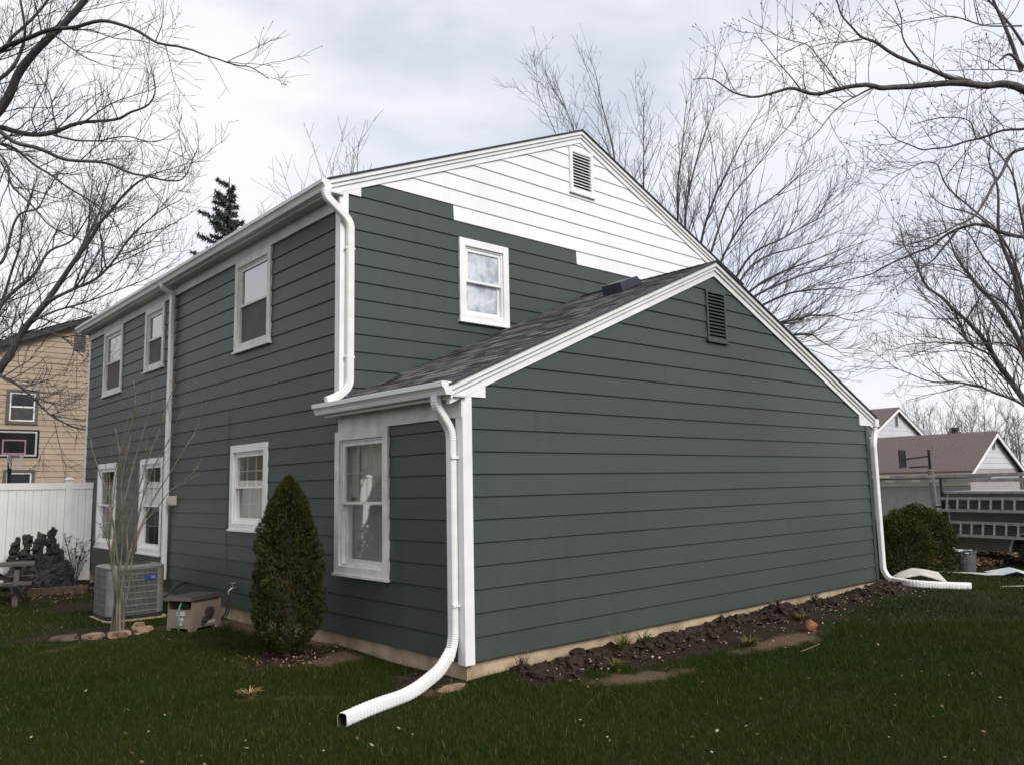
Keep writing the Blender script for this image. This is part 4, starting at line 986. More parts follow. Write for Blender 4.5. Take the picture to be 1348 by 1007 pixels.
for u in (-.27, .17):
    for v in (-.223, .16): hbox(mb, u, u+.10, v, v+.063, 0, .06)
mb.build('cabinet', 'tan_plastic', reel)
for u in (-.275, .215): MB().hexa([hp_(u,-.232,0),hp_(u+.06,-.232,0),hp_(u+.06,-.2215,0),hp_(u,-.2215,0),hp_(u+.005,-.226,.42),hp_(u+.055,-.226,.42),hp_(u+.055,-.2155,.42),hp_(u+.005,-.2155,.42)]).build('corner_rib', 'tan_plastic', reel)
mb = MB(); mb.hexa([hp_(-.33,-.25,.425),hp_(.30,-.25,.425),hp_(.30,.25,.425),hp_(-.33,.25,.425),hp_(-.29,-.21,.475),hp_(.26,-.21,.475),hp_(.26,.21,.475),hp_(-.29,.21,.475)]); mb.build('lid', 'brown_plastic', reel)
mb = MB(); mb.tube([hp_(.04,-.21,.24), hp_(.04,-.262,.24)], .072, 18); cr = mb.build('crank_hub', 'brown_plastic', reel)
mb = MB(); mb.bar(hp_(.04,-.272,.24), hp_(-.11,-.272,.15), .06, .022, up=(hv_[0],hv_[1],0)); mb.tube([hp_(-.11,-.272,.15), hp_(-.11,-.34,.15)], .022, 10); mb.build('crank_handle', 'brown_plastic', cr)
mb = MB(); hbox(mb, .03, .17, -.2235, -.2165, .085, .12); mb.build('label_plate', 'label', reel)
for z0, z1, v0, v1 in ((.22,.28,-.10,.05),(.15,.19,-.07,0),(.09,.13,-.05,.03)): mb = MB(); hbox(mb, -.2735, -.2695, v0, v1, z0, z1); mb.build('label_plate', 'label', reel)
MB().tube([hp_(-.22,-.05,.40),hp_(-.30,-.06,.40),hp_(-.36,-.08,.33),hp_(-.38,-.1,.15),hp_(-.40,-.12,.02)], .014, 7).build('hose', 'hose_green', reel, smooth=True)
MB().tube([hp_(-.20,0,.26),hp_(.20,0,.26)], .13, 14).build('drum', 'black', reel)
hs = [(-.15,5.42,.20),(-.15,5.40,.10),(-.17,5.36,-.02),(-.24,5.34,-.12),(-.34,5.36,gzf(-.34,5.36)+.02),(-.45,5.36,gzf(-.45,5.36)+.02),(-.54,5.34,hz_+.14)]
tag(MB().tube(resample(arc_path(hs,.1,6),.03), .013, 7).build('garden_hose', 'black', None, smooth=True), 'black garden hose running from the wall tap to the reel box', 'hose')
tag(MB().tube([(-.15,5.43,.18),(-.16,5.43,.08),(-.19,5.43,-.05),(-.30,5.44,gzf(-.3,5.44)+.02),(-.5,5.46,gzf(-.5,5.46)+.02)], .012, 7).build('garden_hose', 'black', None, smooth=True), 'second black hose hanging loose below the wall tap', 'hose')

# picnic table at the left edge
tb = np.array([-2.55, 10.75]); tz = gzf(*tb)
pt = empty('picnic_table', (tb[0], tb[1], tz), 'weathered dark wooden picnic table with bench by the fence', 'table')
ta = R(-12); tu = np.array([math.cos(ta), math.sin(ta)]); tv = np.array([-math.sin(ta), math.cos(ta)])
def tp_(u, v, z): q = tb+tu*u+tv*v; return (q[0], q[1], tz+z)
def tbar(a_, b2, wd, ht, nm_): MB().bar(tp_(*a_), tp_(*b2), wd, ht).build(nm_, 'wood_dark', pt)
for i in range(5): tbar((-.9,-.30+.15*i,.70),(.92,-.30+.15*i,.70), .142, .038, 'tabletop_plank')
for s in (-1, 1):
    for j in range(2): tbar((-.9,s*(.58+.14*j),.41),(.9,s*(.58+.14*j),.41), .135, .038, 'bench_plank')
for u in (-.65, .66):
    for s in (-1, 1): tbar((u,s*.55,-.03),(u,s*.20,.68), .085, .09, 'leg')
    tbar((u+.07,-.72,.36),(u+.07,.72,.36), .04, .09, 'cross_brace')
tbar((.62,0,.36),(.15,0,.66), .04, .085, 'strut'); tbar((-.62,0,.36),(-.15,0,.66), .04, .085, 'strut')

# dark knobbly rocks in front of the fence
def knobbly(cx, cy, spires, seed, label):
    z = gzf(cx, cy); r_ = empty('garden_rock', (cx, cy, z), label, 'rock', None); mb = MB(); rr = random.Random(seed)
    for (dx, h, r) in spires:
        n = 14
        for i in range(n):
            t = i/(n-1); rad = r*(1-.5*t)*rr.uniform(.72, 1.15)
            blob(mb, (cx+dx+rr.uniform(-.035,.035)+.03*math.sin(i*.9+seed), cy+rr.uniform(-.05,.05), z+t*h), rad, seed*17+i+dx*3, .7, 2.8, 2, (1,1,1.2))
    mb.build('stone_body', 'rock', r_, smooth=False)
def fence_pt(px, y): return hit(px, 700, (0,y,0), (0,1,0))[0]
knobbly(fence_pt(28,12.7), 12.7, [(-.10,.98,.13),(.10,1.0,.14),(.0,.5,.22)], 3, 'twin-topped dark knobbly rock behind the picnic table')
knobbly(fence_pt(58,12.5), 12.5, [(-.06,1.02,.17),(.18,1.16,.15),(.32,.72,.14),(.05,.5,.26)], 8, 'tallest dark knobbly rock with spires by the fence')
knobbly(fence_pt(78,12.1), 12.1, [(.0,.38,.22),(.16,.50,.14),(-.2,.30,.2)], 13, 'low dark knobbly rock beside the leafless shrub')
# timber edging
for (x0, y0, x1, y1, lab) in ((-1.35,11.35,-.62,11.0,'rotten brown timber edging the bed beside the air conditioner'),(-1.5,11.6,-1.36,11.35,'short brown timber stub by the picnic table')):
    tag(MB().bar((x0,y0,gzf(x0,y0)+.06),(x1,y1,gzf(x1,y1)+.06), .13, .16).build('edging_timber', 'timber'), lab, 'timber')

# edging stones round the many-stemmed shrub
SX, SY = -1.62, 5.72
es = [(-1.93,5.50,.15,.11,.5,'flat reddish stone at the left of the shrub ring'),(-1.66,5.33,.14,.10,.0,'flat reddish stone at the front of the shrub ring'),(-1.33,5.46,.20,.10,.5,'long reddish stone at the right of the shrub ring'),(-2.24,5.62,.17,.14,-.3,'dark brown stone lying beside the shrub ring'),(-1.22,5.90,.16,.09,1.3,'reddish stone at the back of the shrub ring')]
for i, (x, y, l, wd, an, lab) in enumerate(es):
    mb = MB(); z = gzf(x, y); blob(mb, (0,0,0), 1.0, i*5+2, .35, 1.3, 2)
    ca, sa = math.cos(an), math.sin(an)
    mb.v = [(x+(p[0]*l*ca-p[1]*wd*sa), y+(p[0]*l*sa+p[1]*wd*ca), z+.02+max(-.05, min(.055, p[2]*.09))) for p in mb.v]
    tag(mb.build('edging_stone', 'timber' if i == 3 else 'stone', smooth=False), lab, 'stone')
# splash stones below the near downspout
for i, (x, y, l, lab) in enumerate(((-.25,-.10,.17,'flat tan stone in the grass by the near corner'),(.02,.42,.10,'small stone in the soil under the downspout'))):
    mb = MB(); z = gzf(x, y); blob(mb, (0,0,0), 1.0, i*9+4, .3, 1.4, 2); mb.v = [(x+p[0]*l, y+p[1]*l*.55, z+.01+max(-.04, min(.03, p[2]*.05))) for p in mb.v]
    if i == 0: tag(mb.build('edging_stone', 'stone'), lab, 'stone')
# terracotta lump in the bed, and a pale stick
mb = MB(); cx, cy = 4.40, -1.20; blob(mb, (cx, cy, gzf(cx, cy)+.055), .078, 4, .25, 1.5, 3); tag(mb.build('terracotta_lump', 'clay'), 'broken orange terracotta lump at the edge of the bed', 'terracotta')
mb = MB(); cx, cy = 9.05, -.20; blob(mb, (cx, cy, gzf(cx, cy)+.07), .09, 9, .5, 2.0, 3, (1.2,1,.8)); tag(mb.build('terracotta_lump', 'clay'), 'orange terracotta shard beside the far downspout', 'terracotta')
a = hit(1054, 862, (0,0,gzf(3.6,-1.5)), (0,0,1)); b_ = hit(1079, 851, (0,0,gzf(3.9,-1.4)), (0,0,1))
tag(MB().tube([(a[0],a[1],gzf(a[0],a[1])+.03),((a[0]+b_[0])/2,(a[1]+b_[1])/2,gzf(3.7,-1.4)+.035),(b_[0],b_[1],gzf(b_[0],b_[1])+.03),(b_[0]+.1,b_[1]+.28,gzf(b_[0],b_[1])+.04)], .005, 6).build('stick', 'stone'), 'thin pale stick lying on the lawn below the bed', 'stick')

# ------------------------------------------------------------------ bare trees
class Tree:
    def __init__(s, seed): s.r = np.random.RandomState(seed); s.tubes = []; s.buds = []
    def rv(s): v = s.r.normal(size=3); return v/np.linalg.norm(v)
    def poly(s, p, d, length, r0, r1, step, wob, trop):
        n = max(2, int(round(length/step))); pts = [np.array(p, float)]; d = np.array(d, float); d /= np.linalg.norm(d)
        for i in range(n):
            d = d+s.rv()*wob+np.array(trop)*(length/n); d /= np.linalg.norm(d); pts.append(pts[-1]+d*length/n)
        return np.array(pts), np.linspace(r0, r1, n+1)
    def spawn(s, pts, rad, lvl, cf):
        """side shoots along a finished branch"""
        if lvl >= len(cf['dens']): return
        seg = np.linalg.norm(np.diff(pts, axis=0), axis=1); cum = np.concatenate([[0], np.cumsum(seg)]); tot = cum[-1]
        n = s.r.poisson(cf['dens'][lvl]*tot); n = max(n, cf.get('min', [0]*9)[lvl])
        for k in range(n):
            t = cf['from'][lvl]+(1-cf['from'][lvl])*s.r.rand(); x = t*tot; i = min(len(seg)-1, int(np.searchsorted(cum, x)-1)); i = max(i, 0)
            f = (x-cum[i])/max(seg[i], 1e-6); p = pts[i]*(1-f)+pts[i+1]*f; r = rad[i]*(1-f)+rad[i+1]*f
            d = pts[i+1]-pts[i]; d /= np.linalg.norm(d)+1e-9
            side = s.rv()+np.array(cf.get('bias', (0,0,.35))); side -= d*side.dot(d); side /= np.linalg.norm(side)+1e-9
            an = R(s.r.uniform(*cf['ang'][lvl])); nd = d*math.cos(an)+side*math.sin(an)
            ln = cf['len'][lvl]*s.r.uniform(.5, 1.25)*(1-.45*t); rr_ = max(cf['rmin'], min(r*.7, ln*cf.get('fat', .011)))
            q, rq = s.poly(p, nd, ln, rr_, max(cf['rmin']*.7, rr_*.35), cf['step'][lvl], cf['wob'], cf['trop'])
            s.tubes.append((q, rq, lvl)); 
            if cf.get('buds') and lvl >= 1 and s.r.rand() < cf['buds']: s.buds.append((q[-1], q[-1]-q[-2]))
            s.spawn(q, rq, lvl+1, cf)
    def limb(s, pts, r0, r1, cf, sub=6, tip=True):
        pts = np.array(pts, float); out = [pts[0]]
        P = np.vstack([2*pts[0]-pts[1], pts, 2*pts[-1]-pts[-2]])
        for i in range(1, len(P)-2):
            for j in range(1, sub+1):
                t = j/sub; a, b, c, d = P[i-1], P[i], P[i+1], P[i+2]
                out.append(.5*((2*b)+(-a+c)*t+(2*a-5*b+4*c-d)*t*t+(-a+3*b-3*c+d)*t**3))
        out = np.array(out); jit = s.r.normal(size=out.shape)*np.linalg.norm(out[-1]-out[0])*.010
        for _ in range(3): jit[1:-1] = (jit[:-2]+jit[1:-1]+jit[2:])/3
        jit[0] = 0; out = out+jit*np.minimum(1, np.arange(len(out))/4.0)[:, None]
        rad = r0+(r1-r0)*np.linspace(0, 1, len(out))**.8
        s.tubes.append((out, rad, 0)); s.spawn(out, rad, 0, cf); return out, rad
    def mesh(s, name, ma, parent, sel=None, budsize=.012):
        V = []; F4 = []; F3 = []; o = 0
        for pts, rad, lvl in s.tubes:
            n = 8 if rad[0] > .05 else (5 if rad[0] > .014 else 3)
            t = np.gradient(pts, axis=0); t /= np.linalg.norm(t, axis=1)[:, None]+1e-9
            ref = np.array([0.,0.,1.]) if abs(t[:, 2]).max() < .95 else np.array([.9,.43,.05])
            a = np.cross(t, ref); a /= np.linalg.norm(a, axis=1)[:, None]+1e-9; b = np.cross(t, a)
            th = np.arange(n)*2*math.pi/n; k = len(pts)
            V.append((pts[:, None]+rad[:, None, None]*(a[:, None]*np.cos(th)[None, :, None]+b[:, None]*np.sin(th)[None, :, None])).reshape(-1, 3))
            i, j = np.meshgrid(np.arange(k-1), np.arange(n), indexing='ij'); j2 = (j+1) % n
            F4.append((o+np.stack([i*n+j, i*n+j2, (i+1)*n+j2, (i+1)*n+j], -1)).reshape(-1, 4)); o += k*n
        for p, d in s.buds:
            d = d/(np.linalg.norm(d)+1e-9); x = np.cross(d, [.3,.2,.9]); x /= np.linalg.norm(x); y = np.cross(d, x); z = budsize*s.r.uniform(.6, 1.5)
            V.append(np.array([p-d*z*.5, p+x*z*.5, p+y*z*.5, p-x*z*.5, p-y*z*.5, p+d*z*1.6]))
            F4.append(o+np.array([[0,1,2,2],[0,2,3,3],[0,3,4,4],[0,4,1,1],[5,2,1,1],[5,3,2,2],[5,4,3,3],[5,1,4,4]])); o += 6
        V = np.vstack(V); F4 = np.vstack(F4)
        tri = F4[:, 2] == F4[:, 3]
        quads = F4[~tri]; tris = F4[tri][:, :3]
        allf = np.vstack([quads[:, [0,1,2]], quads[:, [0,2,3]], tris]) if len(tris) else np.vstack([quads[:, [0,1,2]], quads[:, [0,2,3]]])
        ob = fast_mesh(name, V, allf, ma, parent); ob.data.polygons.foreach_set('use_smooth', [True]*len(ob.data.polygons)); return ob, len(allf)
def px_line(pts, d): return [at(x, y, d if np.isscalar(d) else d[i]) for i, (x, y) in enumerate(pts)]
TRI = 0
def bare_tree(label, seed, base, trunk, limbs, cf, ma, group=None, budsize=.012, trunk_r=(.2, .1)):
    """base xyz; trunk list of points; limbs: list of (points, r0, r1)"""
    global TRI
    root = empty('bare_tree', tuple(base), label, 'tree', group)
    tt = Tree(seed+100); none = dict(dens=[], rmin=.01)
    tt.limb(trunk, trunk_r[0], trunk_r[1], none); TRI += tt.mesh('trunk', ma, root)[1]
    t = Tree(seed)
    for pts, r0, r1 in limbs: t.limb(pts, r0, r1, cf)
    TRI += t.mesh('crown', ma, root, budsize=budsize)[1]; return root

# left, standing beside the yard (trunk out of frame)
d1 = 12.5; b1 = at(-235, 800, d1); b1[2] = gzf(b1[0], b1[1])
fork = at(-190, 330, d1)
cfA = dict(dens=[4.6, 4.4, 3.4], ang=[(30,65),(30,60),(25,60)], len=[1.25,.55,.24], step=[.14,.10,.09], wob=.17, trop=(0,0,.16), rmin=.0032, fat=.010, **{'from':[.22,.15,.2]}, bias=(0,0,.5), buds=.4)
limbsA = [
 (px_line([(-190,330),(-90,250),(0,140),(45,75),(112,0),(150,-70)], [12.5,12.5,12.5,12.4,12.3,12.2]), .10, .035),
 (px_line([(-120,270),(-40,120),(20,52),(85,38),(145,30),(200,50),(250,68),(300,84),(350,92)], [12.5,12.3,12,11.8,11.6,11.5,11.4,11.3,11.2]), .05, .006),
 (px_line([(-190,330),(-80,190),(0,172),(55,181),(110,162),(165,155),(195,130),(203,85)], 12.8), .065, .006),
 (px_line([(-150,250),(-40,172),(30,190),(80,206),(130,212),(180,228),(225,238),(250,226),(258,190)], [12.6,12.4,12.2,12.1,12,12,12,12,12]), .045, .005),
 (px_line([(70,178),(100,184),(135,186),(170,182),(205,187),(240,170)], 12.6), .02, .004),
 (px_line([(105,165),(125,150),(155,133),(200,118)], 12.7), .018, .004),
 (px_line([(-120,200),(0,190),(50,220),(95,250),(150,290),(165,330)], 12.4), .03, .005),
 (px_line([(-60,160),(0,205),(25,250),(60,290),(110,317),(165,331)], [12.4,12,11.8,11.7,11.6,11.5]), .022, .005),
 (px_line([(-60,120),(0,70),(18,48),(60,0),(90,-60)], 12.9), .04, .015),
 (px_line([(-80,140),(0,103),(30,60),(25,0),(20,-50)], 13.1), .04, .012),
 (px_line([(70,45),(100,68),(125,82),(160,92)], 12.2), .014, .004),
 (px_line([(95,40),(120,40),(150,50),(190,55),(230,72)], 11.9), .014, .004),
 (px_line([(75,180),(70,150),(65,120),(40,90)], 12.9), .016, .004),
 (px_line([(48,175),(42,150),(60,110),(65,60)], 12.9), .014, .004),
]
bare_tree('large bare tree with dark limbs reaching over the left of the yard', 11, b1, [tuple(b1-[0,0,.1]), tuple((b1*.5+fork*.5)+[.1,0,0]), tuple(fork)], limbsA, cfA, 'bark_dark', trunk_r=(.24, .15))

# left, behind the fence in front of the tan house
d2 = 22.0; b2 = at(-70, 745, d2); b2[2] = gzf(b2[0], b2[1]); fork2 = at(-45, 560, d2)
cfB = dict(dens=[4.0, 3.6, 2.2], ang=[(22,55),(25,55),(25,55)], len=[2.3,1.0,.45], step=[.22,.16,.14], wob=.17, trop=(0,0,.14), rmin=.0055, fat=.010, **{'from':[.15,.1,.15]}, bias=(0,0,.5), buds=0)
limbsB = [
 (px_line([(-45,560),(0,490),(30,440),(70,385),(110,330),(140,280),(190,235),(215,225)], [22,21.8,21.6,21.4,21.2,21,20.8,20.6]), .13, .010),
 (px_line([(60,398),(110,375),(150,345),(175,310),(215,275),(240,262)], 21.2), .05, .008),
 (px_line([(95,350),(125,290),(140,250),(150,215)], 21.6), .04, .008),
 (px_line([(-45,560),(-20,440),(0,400),(40,365),(65,330),(100,310),(135,235)], 22.4), .09, .010),
 (px_line([(-30,500),(-20,360),(0,345),(20,290),(55,270),(80,215)], 22.8), .07, .010),
 (px_line([(45,422),(85,405),(130,392),(185,370),(225,350)], 21.0), .035, .007),
 (px_line([(-45,560),(-10,497),(8,500),(40,520),(60,540),(85,556),(113,566)], [22,21.6,21.4,21.2,21,20.9,20.8]), .06, .010),
 (px_line([(45,437),(70,440),(95,452),(115,478)], 21.2), .03, .006),
 (px_line([(3,497),(30,480),(42,472)], 21.2), .02, .008),
 (px_line([(55,420),(90,430),(110,440)], 21.4), .022, .006),
 (px_line([(-30,480),(-5,420),(20,345),(30,300),(45,235)], 23), .06, .010),
 (px_line([(72,555),(80,590),(95,610)], 20.9), .014, .005),
 (px_line([(55,470),(62,485),(55,505),(50,520)], 21), .012, .005),
]
bare_tree('bare spreading tree behind the white fence in front of the tan house', 21, b2, [tuple(b2-[0,0,.1]), tuple((b2+fork2)/2), tuple(fork2)], limbsB, cfB, 'bark_dark', trunk_r=(.26, .18))

# behind the house
d3 = 22.0; b3 = at(880, 700, d3); b3[2] = gzf(b3[0], b3[1]); fork3 = at(884, 480, d3)
cfC = dict(dens=[3.0, 2.9, 2.0], ang=[(16,40),(18,44),(20,50)], len=[2.2,1.0,.45], step=[.26,.19,.16], wob=.10, trop=(0,0,.13), rmin=.0048, fat=.0075, **{'from':[.36,.15,.15]}, bias=(0,0,.6), buds=0)
limbsC = []
for tipx, tipy, dd, via in ((705,130,23.5,(790,330)),(728,112,22.8,(800,300)),(778,72,22,(815,250)),(845,140,21,(850,300)),(905,118,21.4,(890,270)),(948,112,22,(905,265)),
                            (1005,140,20.6,(930,290)),(1045,160,22,(945,300)),(1085,205,21.3,(960,320)),(1120,262,20.8,(985,345)),(1118,300,22.6,(990,350))):
    vx, vy = via; limbsC.append((px_line([(884,480),((884+vx)/2+4,(480+vy)/2+10),(vx,vy),((vx+tipx)/2-(tipx-vx)*.06,(vy+tipy)/2+2),(tipx,tipy)], [22,22,(22+dd)/2,dd,dd]), .062, .006))
cfC2 = dict(cfC, ang=[(18,42),(20,45),(20,50)], len=[1.9,.85,.4])
for tipx, tipy, dd, via in ((1150,318,20.5,(1010,368)),(1160,345,21.5,(1020,375)),(1135,385,20,(1030,390)),(1130,425,21,(1050,420)),(1110,470,20.4,(1050,440)),(1085,500,21,(1040,455))):
    vx, vy = via; limbsC.append((px_line([(884,480),((884+vx)/2,(480+vy)/2-8),(vx,vy),((vx+tipx)/2,(vy+tipy)/2-6),(tipx,tipy)], [22,21.6,21,dd,dd]), .06, .006))
bare_tree('bare vase-shaped tree fanning up behind the right roof slope', 31, b3, [tuple(b3-[0,0,.1]), tuple((b3+fork3)/2), tuple(fork3)], limbsC, cfC, 'bark_mid', trunk_r=(.3, .2))

# right foreground (trunk out of frame)
d4 = 9.6; b4 = at(1560, 900, d4); b4[2] = gzf(b4[0], b4[1]); fork4 = at(1540, 330, d4)
cfD = dict(dens=[5.6, 5.2, 4.0], ang=[(35,75),(30,65),(25,60)], len=[.85,.42,.18], step=[.11,.08,.07], wob=.20, trop=(0,0,.18), rmin=.0026, fat=.009, **{'from':[.18,.12,.15]}, bias=(0,0,.35), buds=.75)
limbsD = [
 (px_line([(1540,330),(1440,150),(1348,118),(1290,116),(1200,112),(1150,112),(1100,117),(1050,121),(1000,127),(965,120),(925,102)], [9.6,9.6,9.6,9.6,9.6,9.5,9.5,9.5,9.4,9.4,9.4]), .062, .005),
 (px_line([(1285,113),(1240,95),(1190,78),(1150,56),(1130,48),(1110,20),(1095,-15)], 9.55), .032, .007),
 (px_line([(1151,115),(1120,130),(1095,150),(1070,182),(1050,195)], [9.55,9.5,9.4,9.3,9.3]), .013, .004),
 (px_line([(1540,330),(1450,170),(1348,168),(1285,183),(1250,192),(1215,196),(1180,180),(1155,162)], [9.6,9.6,9.7,9.8,9.8,9.8,9.8,9.8]), .024, .004),
 (px_line([(1540,330),(1430,200),(1348,192),(1320,220),(1300,260),(1275,290),(1250,302),(1190,325),(1140,345)], [9.6,9.6,9.6,9.5,9.4,9.3,9.2,9.1,9]), .03, .005),
 (px_line([(1540,330),(1430,320),(1348,312),(1300,300),(1255,303),(1230,325),(1180,345),(1130,365),(1090,378)], [9.6,9.6,9.8,10,10.1,10.2,10.3,10.4,10.5]), .034, .005),
 (px_line([(1345,95),(1325,40),(1308,0),(1300,-30)], 9.8), .028, .012),
 (px_line([(1348,90),(1330,72),(1316,80)], 9.5), .026, .012),
 (px_line([(1345,35),(1290,33),(1250,23),(1200,30),(1160,40)], 9.7), .014, .004),
 (px_line([(1345,95),(1300,92),(1245,93)], 9.6), .012, .005),
 (px_line([(1212,84),(1190,50),(1185,20),(1170,-20)], 9.6), .014, .006),
 (px_line([(1135,53),(1115,56),(1085,58),(1065,64)], 9.5), .010, .004),
 (px_line([(1056,121),(1035,95),(1010,65),(990,35)], 9.4), .011, .004),
 (px_line([(1105,115),(1085,85),(1060,60),(1030,50),(975,25)], 9.45), .011, .004),
 (px_line([(1348,60),(1320,20),(1280,-20)], 9.9), .02, .01),
 (px_line([(1310,300),(1250,250),(1235,220),(1215,218),(1175,235),(1155,255)], [10,9.6,9.4,9.3,9.2,9.2]), .013, .003),
 (px_line([(1260,303),(1235,335),(1215,352),(1180,380)], 10), .018, .005),
 (px_line([(1285,183),(1275,160),(1240,155),(1200,165)], 9.8), .010, .004),
]
bare_tree('bare budding tree whose limbs reach in from the right over the lawn', 41, b4, [tuple(b4-[0,0,.1]), tuple((b4+fork4)/2+[.05,.1,0]), tuple(fork4)], limbsD, cfD, 'bark', budsize=.013, trunk_r=(.2, .12))

# right, mid distance
d5 = 26.0; b5 = at(1395, 700, d5); b5[2] = gzf(b5[0], b5[1]); fork5 = at(1380, 575, d5)
cfE = dict(dens=[3.3, 2.6, 1.6], ang=[(20,50),(22,55),(25,55)], len=[2.4,1.1,.5], step=[.28,.2,.17], wob=.14, trop=(0,0,.10), rmin=.0062, fat=.0095, **{'from':[.14,.12,.15]}, bias=(0,0,.45), buds=0)
limbsE = [
 (px_line([(1380,575),(1348,525),(1310,470),(1280,430),(1250,400),(1215,368),(1200,340),(1185,300)], 26), .12, .010),
 (px_line([(1375,560),(1348,463),(1310,405),(1280,368),(1255,330),(1240,290)], 26.5), .12, .010),
 (px_line([(1380,575),(1352,420),(1335,370),(1318,310),(1312,240),(1300,200)], 27), .14, .012),
 (px_line([(1375,565),(1348,533),(1300,512),(1270,505),(1230,502),(1200,492),(1170,480)], 25.5), .06, .008),
 (px_line([(1372,555),(1340,462),(1290,455),(1240,452),(1200,455),(1160,462)], 25.6), .05, .008),
 (px_line([(1365,500),(1330,410),(1290,380),(1255,352),(1200,345)], 26), .06, .008),
 (px_line([(1360,440),(1330,330),(1290,290),(1240,270),(1215,250)], 27), .06, .008),
 (px_line([(1360,420),(1345,300),(1335,240),(1300,190),(1270,175)], 27.5), .06, .008),
 (px_line([(1310,470),(1275,450),(1260,420),(1230,395),(1205,385)], 25.8), .04, .008),
 (px_line([(1340,515),(1290,470),(1250,462),(1190,470)], 26), .03, .007),
 (px_line([(1370,500),(1345,400),(1300,350),(1270,300),(1225,290)], 26.6), .06, .008),
]
bare_tree('bare tree with leaning stems beside the brown-roofed garage', 51, b5, [tuple(b5-[0,0,.1]), tuple((b5+fork5)/2), tuple(fork5)], limbsE, cfE, 'bark', trunk_r=(.34, .24))

# far bare trees
def far_tree(px, ptop, d, spread, seed, label, pbase=640):
    base = at(px, pbase, d); base[2] = gzf(base[0], base[1]) ; top = at(px, ptop, d); h = top[2]-base[2]; r_ = random.Random(seed)
    fk = base+np.array([0,0,h*.3]); limbs = []
    for i in range(9):
        a = i*2.4+r_.random(); s = spread*r_.uniform(.45, 1.0); e = base+np.array([math.cos(a)*s, math.sin(a)*s, h*r_.uniform(.72, 1.0)])
        limbs.append(([fk, fk*.6+e*.4+np.array([math.cos(a)*s*.18, math.sin(a)*s*.18, -h*.03]), e], h*.010, .012))
    k = h/8.0
    cf = dict(dens=[2.6/k, 2.4/k, 1.2/k], ang=[(18,45),(20,50),(25,50)], len=[2.2*k,1.0*k,.5*k], step=[.35*k,.3*k,.25*k], wob=.13, trop=(0,0,.1/k), rmin=.010 if d < 60 else .013, fat=.009, **{'from':[.15,.1,.15]}, bias=(0,0,.45))
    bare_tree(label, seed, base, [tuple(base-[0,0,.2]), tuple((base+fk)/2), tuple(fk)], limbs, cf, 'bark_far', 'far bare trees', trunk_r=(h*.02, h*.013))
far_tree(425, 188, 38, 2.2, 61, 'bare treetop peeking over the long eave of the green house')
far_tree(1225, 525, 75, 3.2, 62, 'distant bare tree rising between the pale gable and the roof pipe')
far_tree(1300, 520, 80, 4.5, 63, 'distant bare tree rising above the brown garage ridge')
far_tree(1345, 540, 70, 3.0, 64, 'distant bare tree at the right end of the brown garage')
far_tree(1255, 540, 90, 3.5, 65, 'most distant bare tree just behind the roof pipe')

# ------------------------------------------------------------------ spruce
sp = at(292, 640, 36); sp[2] = gzf(sp[0], sp[1]); st_ = at(292, 208, 36); SH = st_[2]-sp[2]
spr = empty('spruce_tree', tuple(sp), 'tall sparse dark spruce rising behind the long roof eave', 'tree')
rr = np.random.RandomState(9)
MB().tube([sp-[0,0,.2], sp+[.05,0,SH*.5], sp+[0,0,SH*.99]], [.28,.17,.02], 8).build('trunk', 'bark_dark', spr)
V = []; Fq = []; Cc = []
def needles(p, d, ln, n, wd):
    for i in range(n):
        t = rr.rand(); q = p+d*ln*t; s = rr.normal(size=3); s = s-d*s.dot(d); s /= np.linalg.norm(s)+1e-9
        dir_ = d*.55+s*.8+np.array([0,0,-.15]); l = wd*rr.uniform(.6,1.3); x = np.cross(dir_, rr.normal(size=3)); x /= np.linalg.norm(x)+1e-9
        o = len(V); V.extend([q-x*l*.16, q+x*l*.16, q+dir_*l]); Fq.append((o,o+1,o+2)); g = rr.uniform(.6,1.3); Cc.append((.080*g,.098*g,.090*g))  # needle colour lightened and greyed to stand in for distance haze
brs = MB()
z = SH*.34
while z < SH*.985:
    f = (SH-z)/SH; n = rr.randint(4, 7); a0 = rr.rand()*6.28
    for k in range(n):
        if rr.rand() < .2: continue
        a = a0+k*6.28/n+rr.normal()*.25; ln = (.35+6.0*f**1.0)*rr.uniform(.5,1.1); p = sp+np.array([0,0,z])
        d = np.array([math.cos(a), math.sin(a), .12-.35*f]); d /= np.linalg.norm(d)
        pts = [p]; dd = d.copy()
        for j in range(6): dd = dd+np.array([0,0,.06]); dd /= np.linalg.norm(dd); pts.append(pts[-1]+dd*ln/6)
        brs.tube(pts, np.linspace(.025, .006, 7), 4)
        for j in range(1, 7):
            needles(pts[j-1], (pts[j]-pts[j-1])/np.linalg.norm(pts[j]-pts[j-1]), ln/6, int(7+11*ln/6*3), .22)
            for s in (-1, 1):
                sd_ = np.cross(dd, [0,0,1])*s*.8+dd*.6+np.array([0,0,-.12]); sd_ /= np.linalg.norm(sd_); needles(pts[j], sd_, ln*.30*(1.15-j/7), int(6+15*ln*.30), .20)
    z += SH*.022*rr.uniform(.8, 1.3)
brs.build('branches', 'bark_dark', spr)
fast_mesh('foliage', np.array(V), np.array(Fq), 'spruce', spr, np.array(Cc))

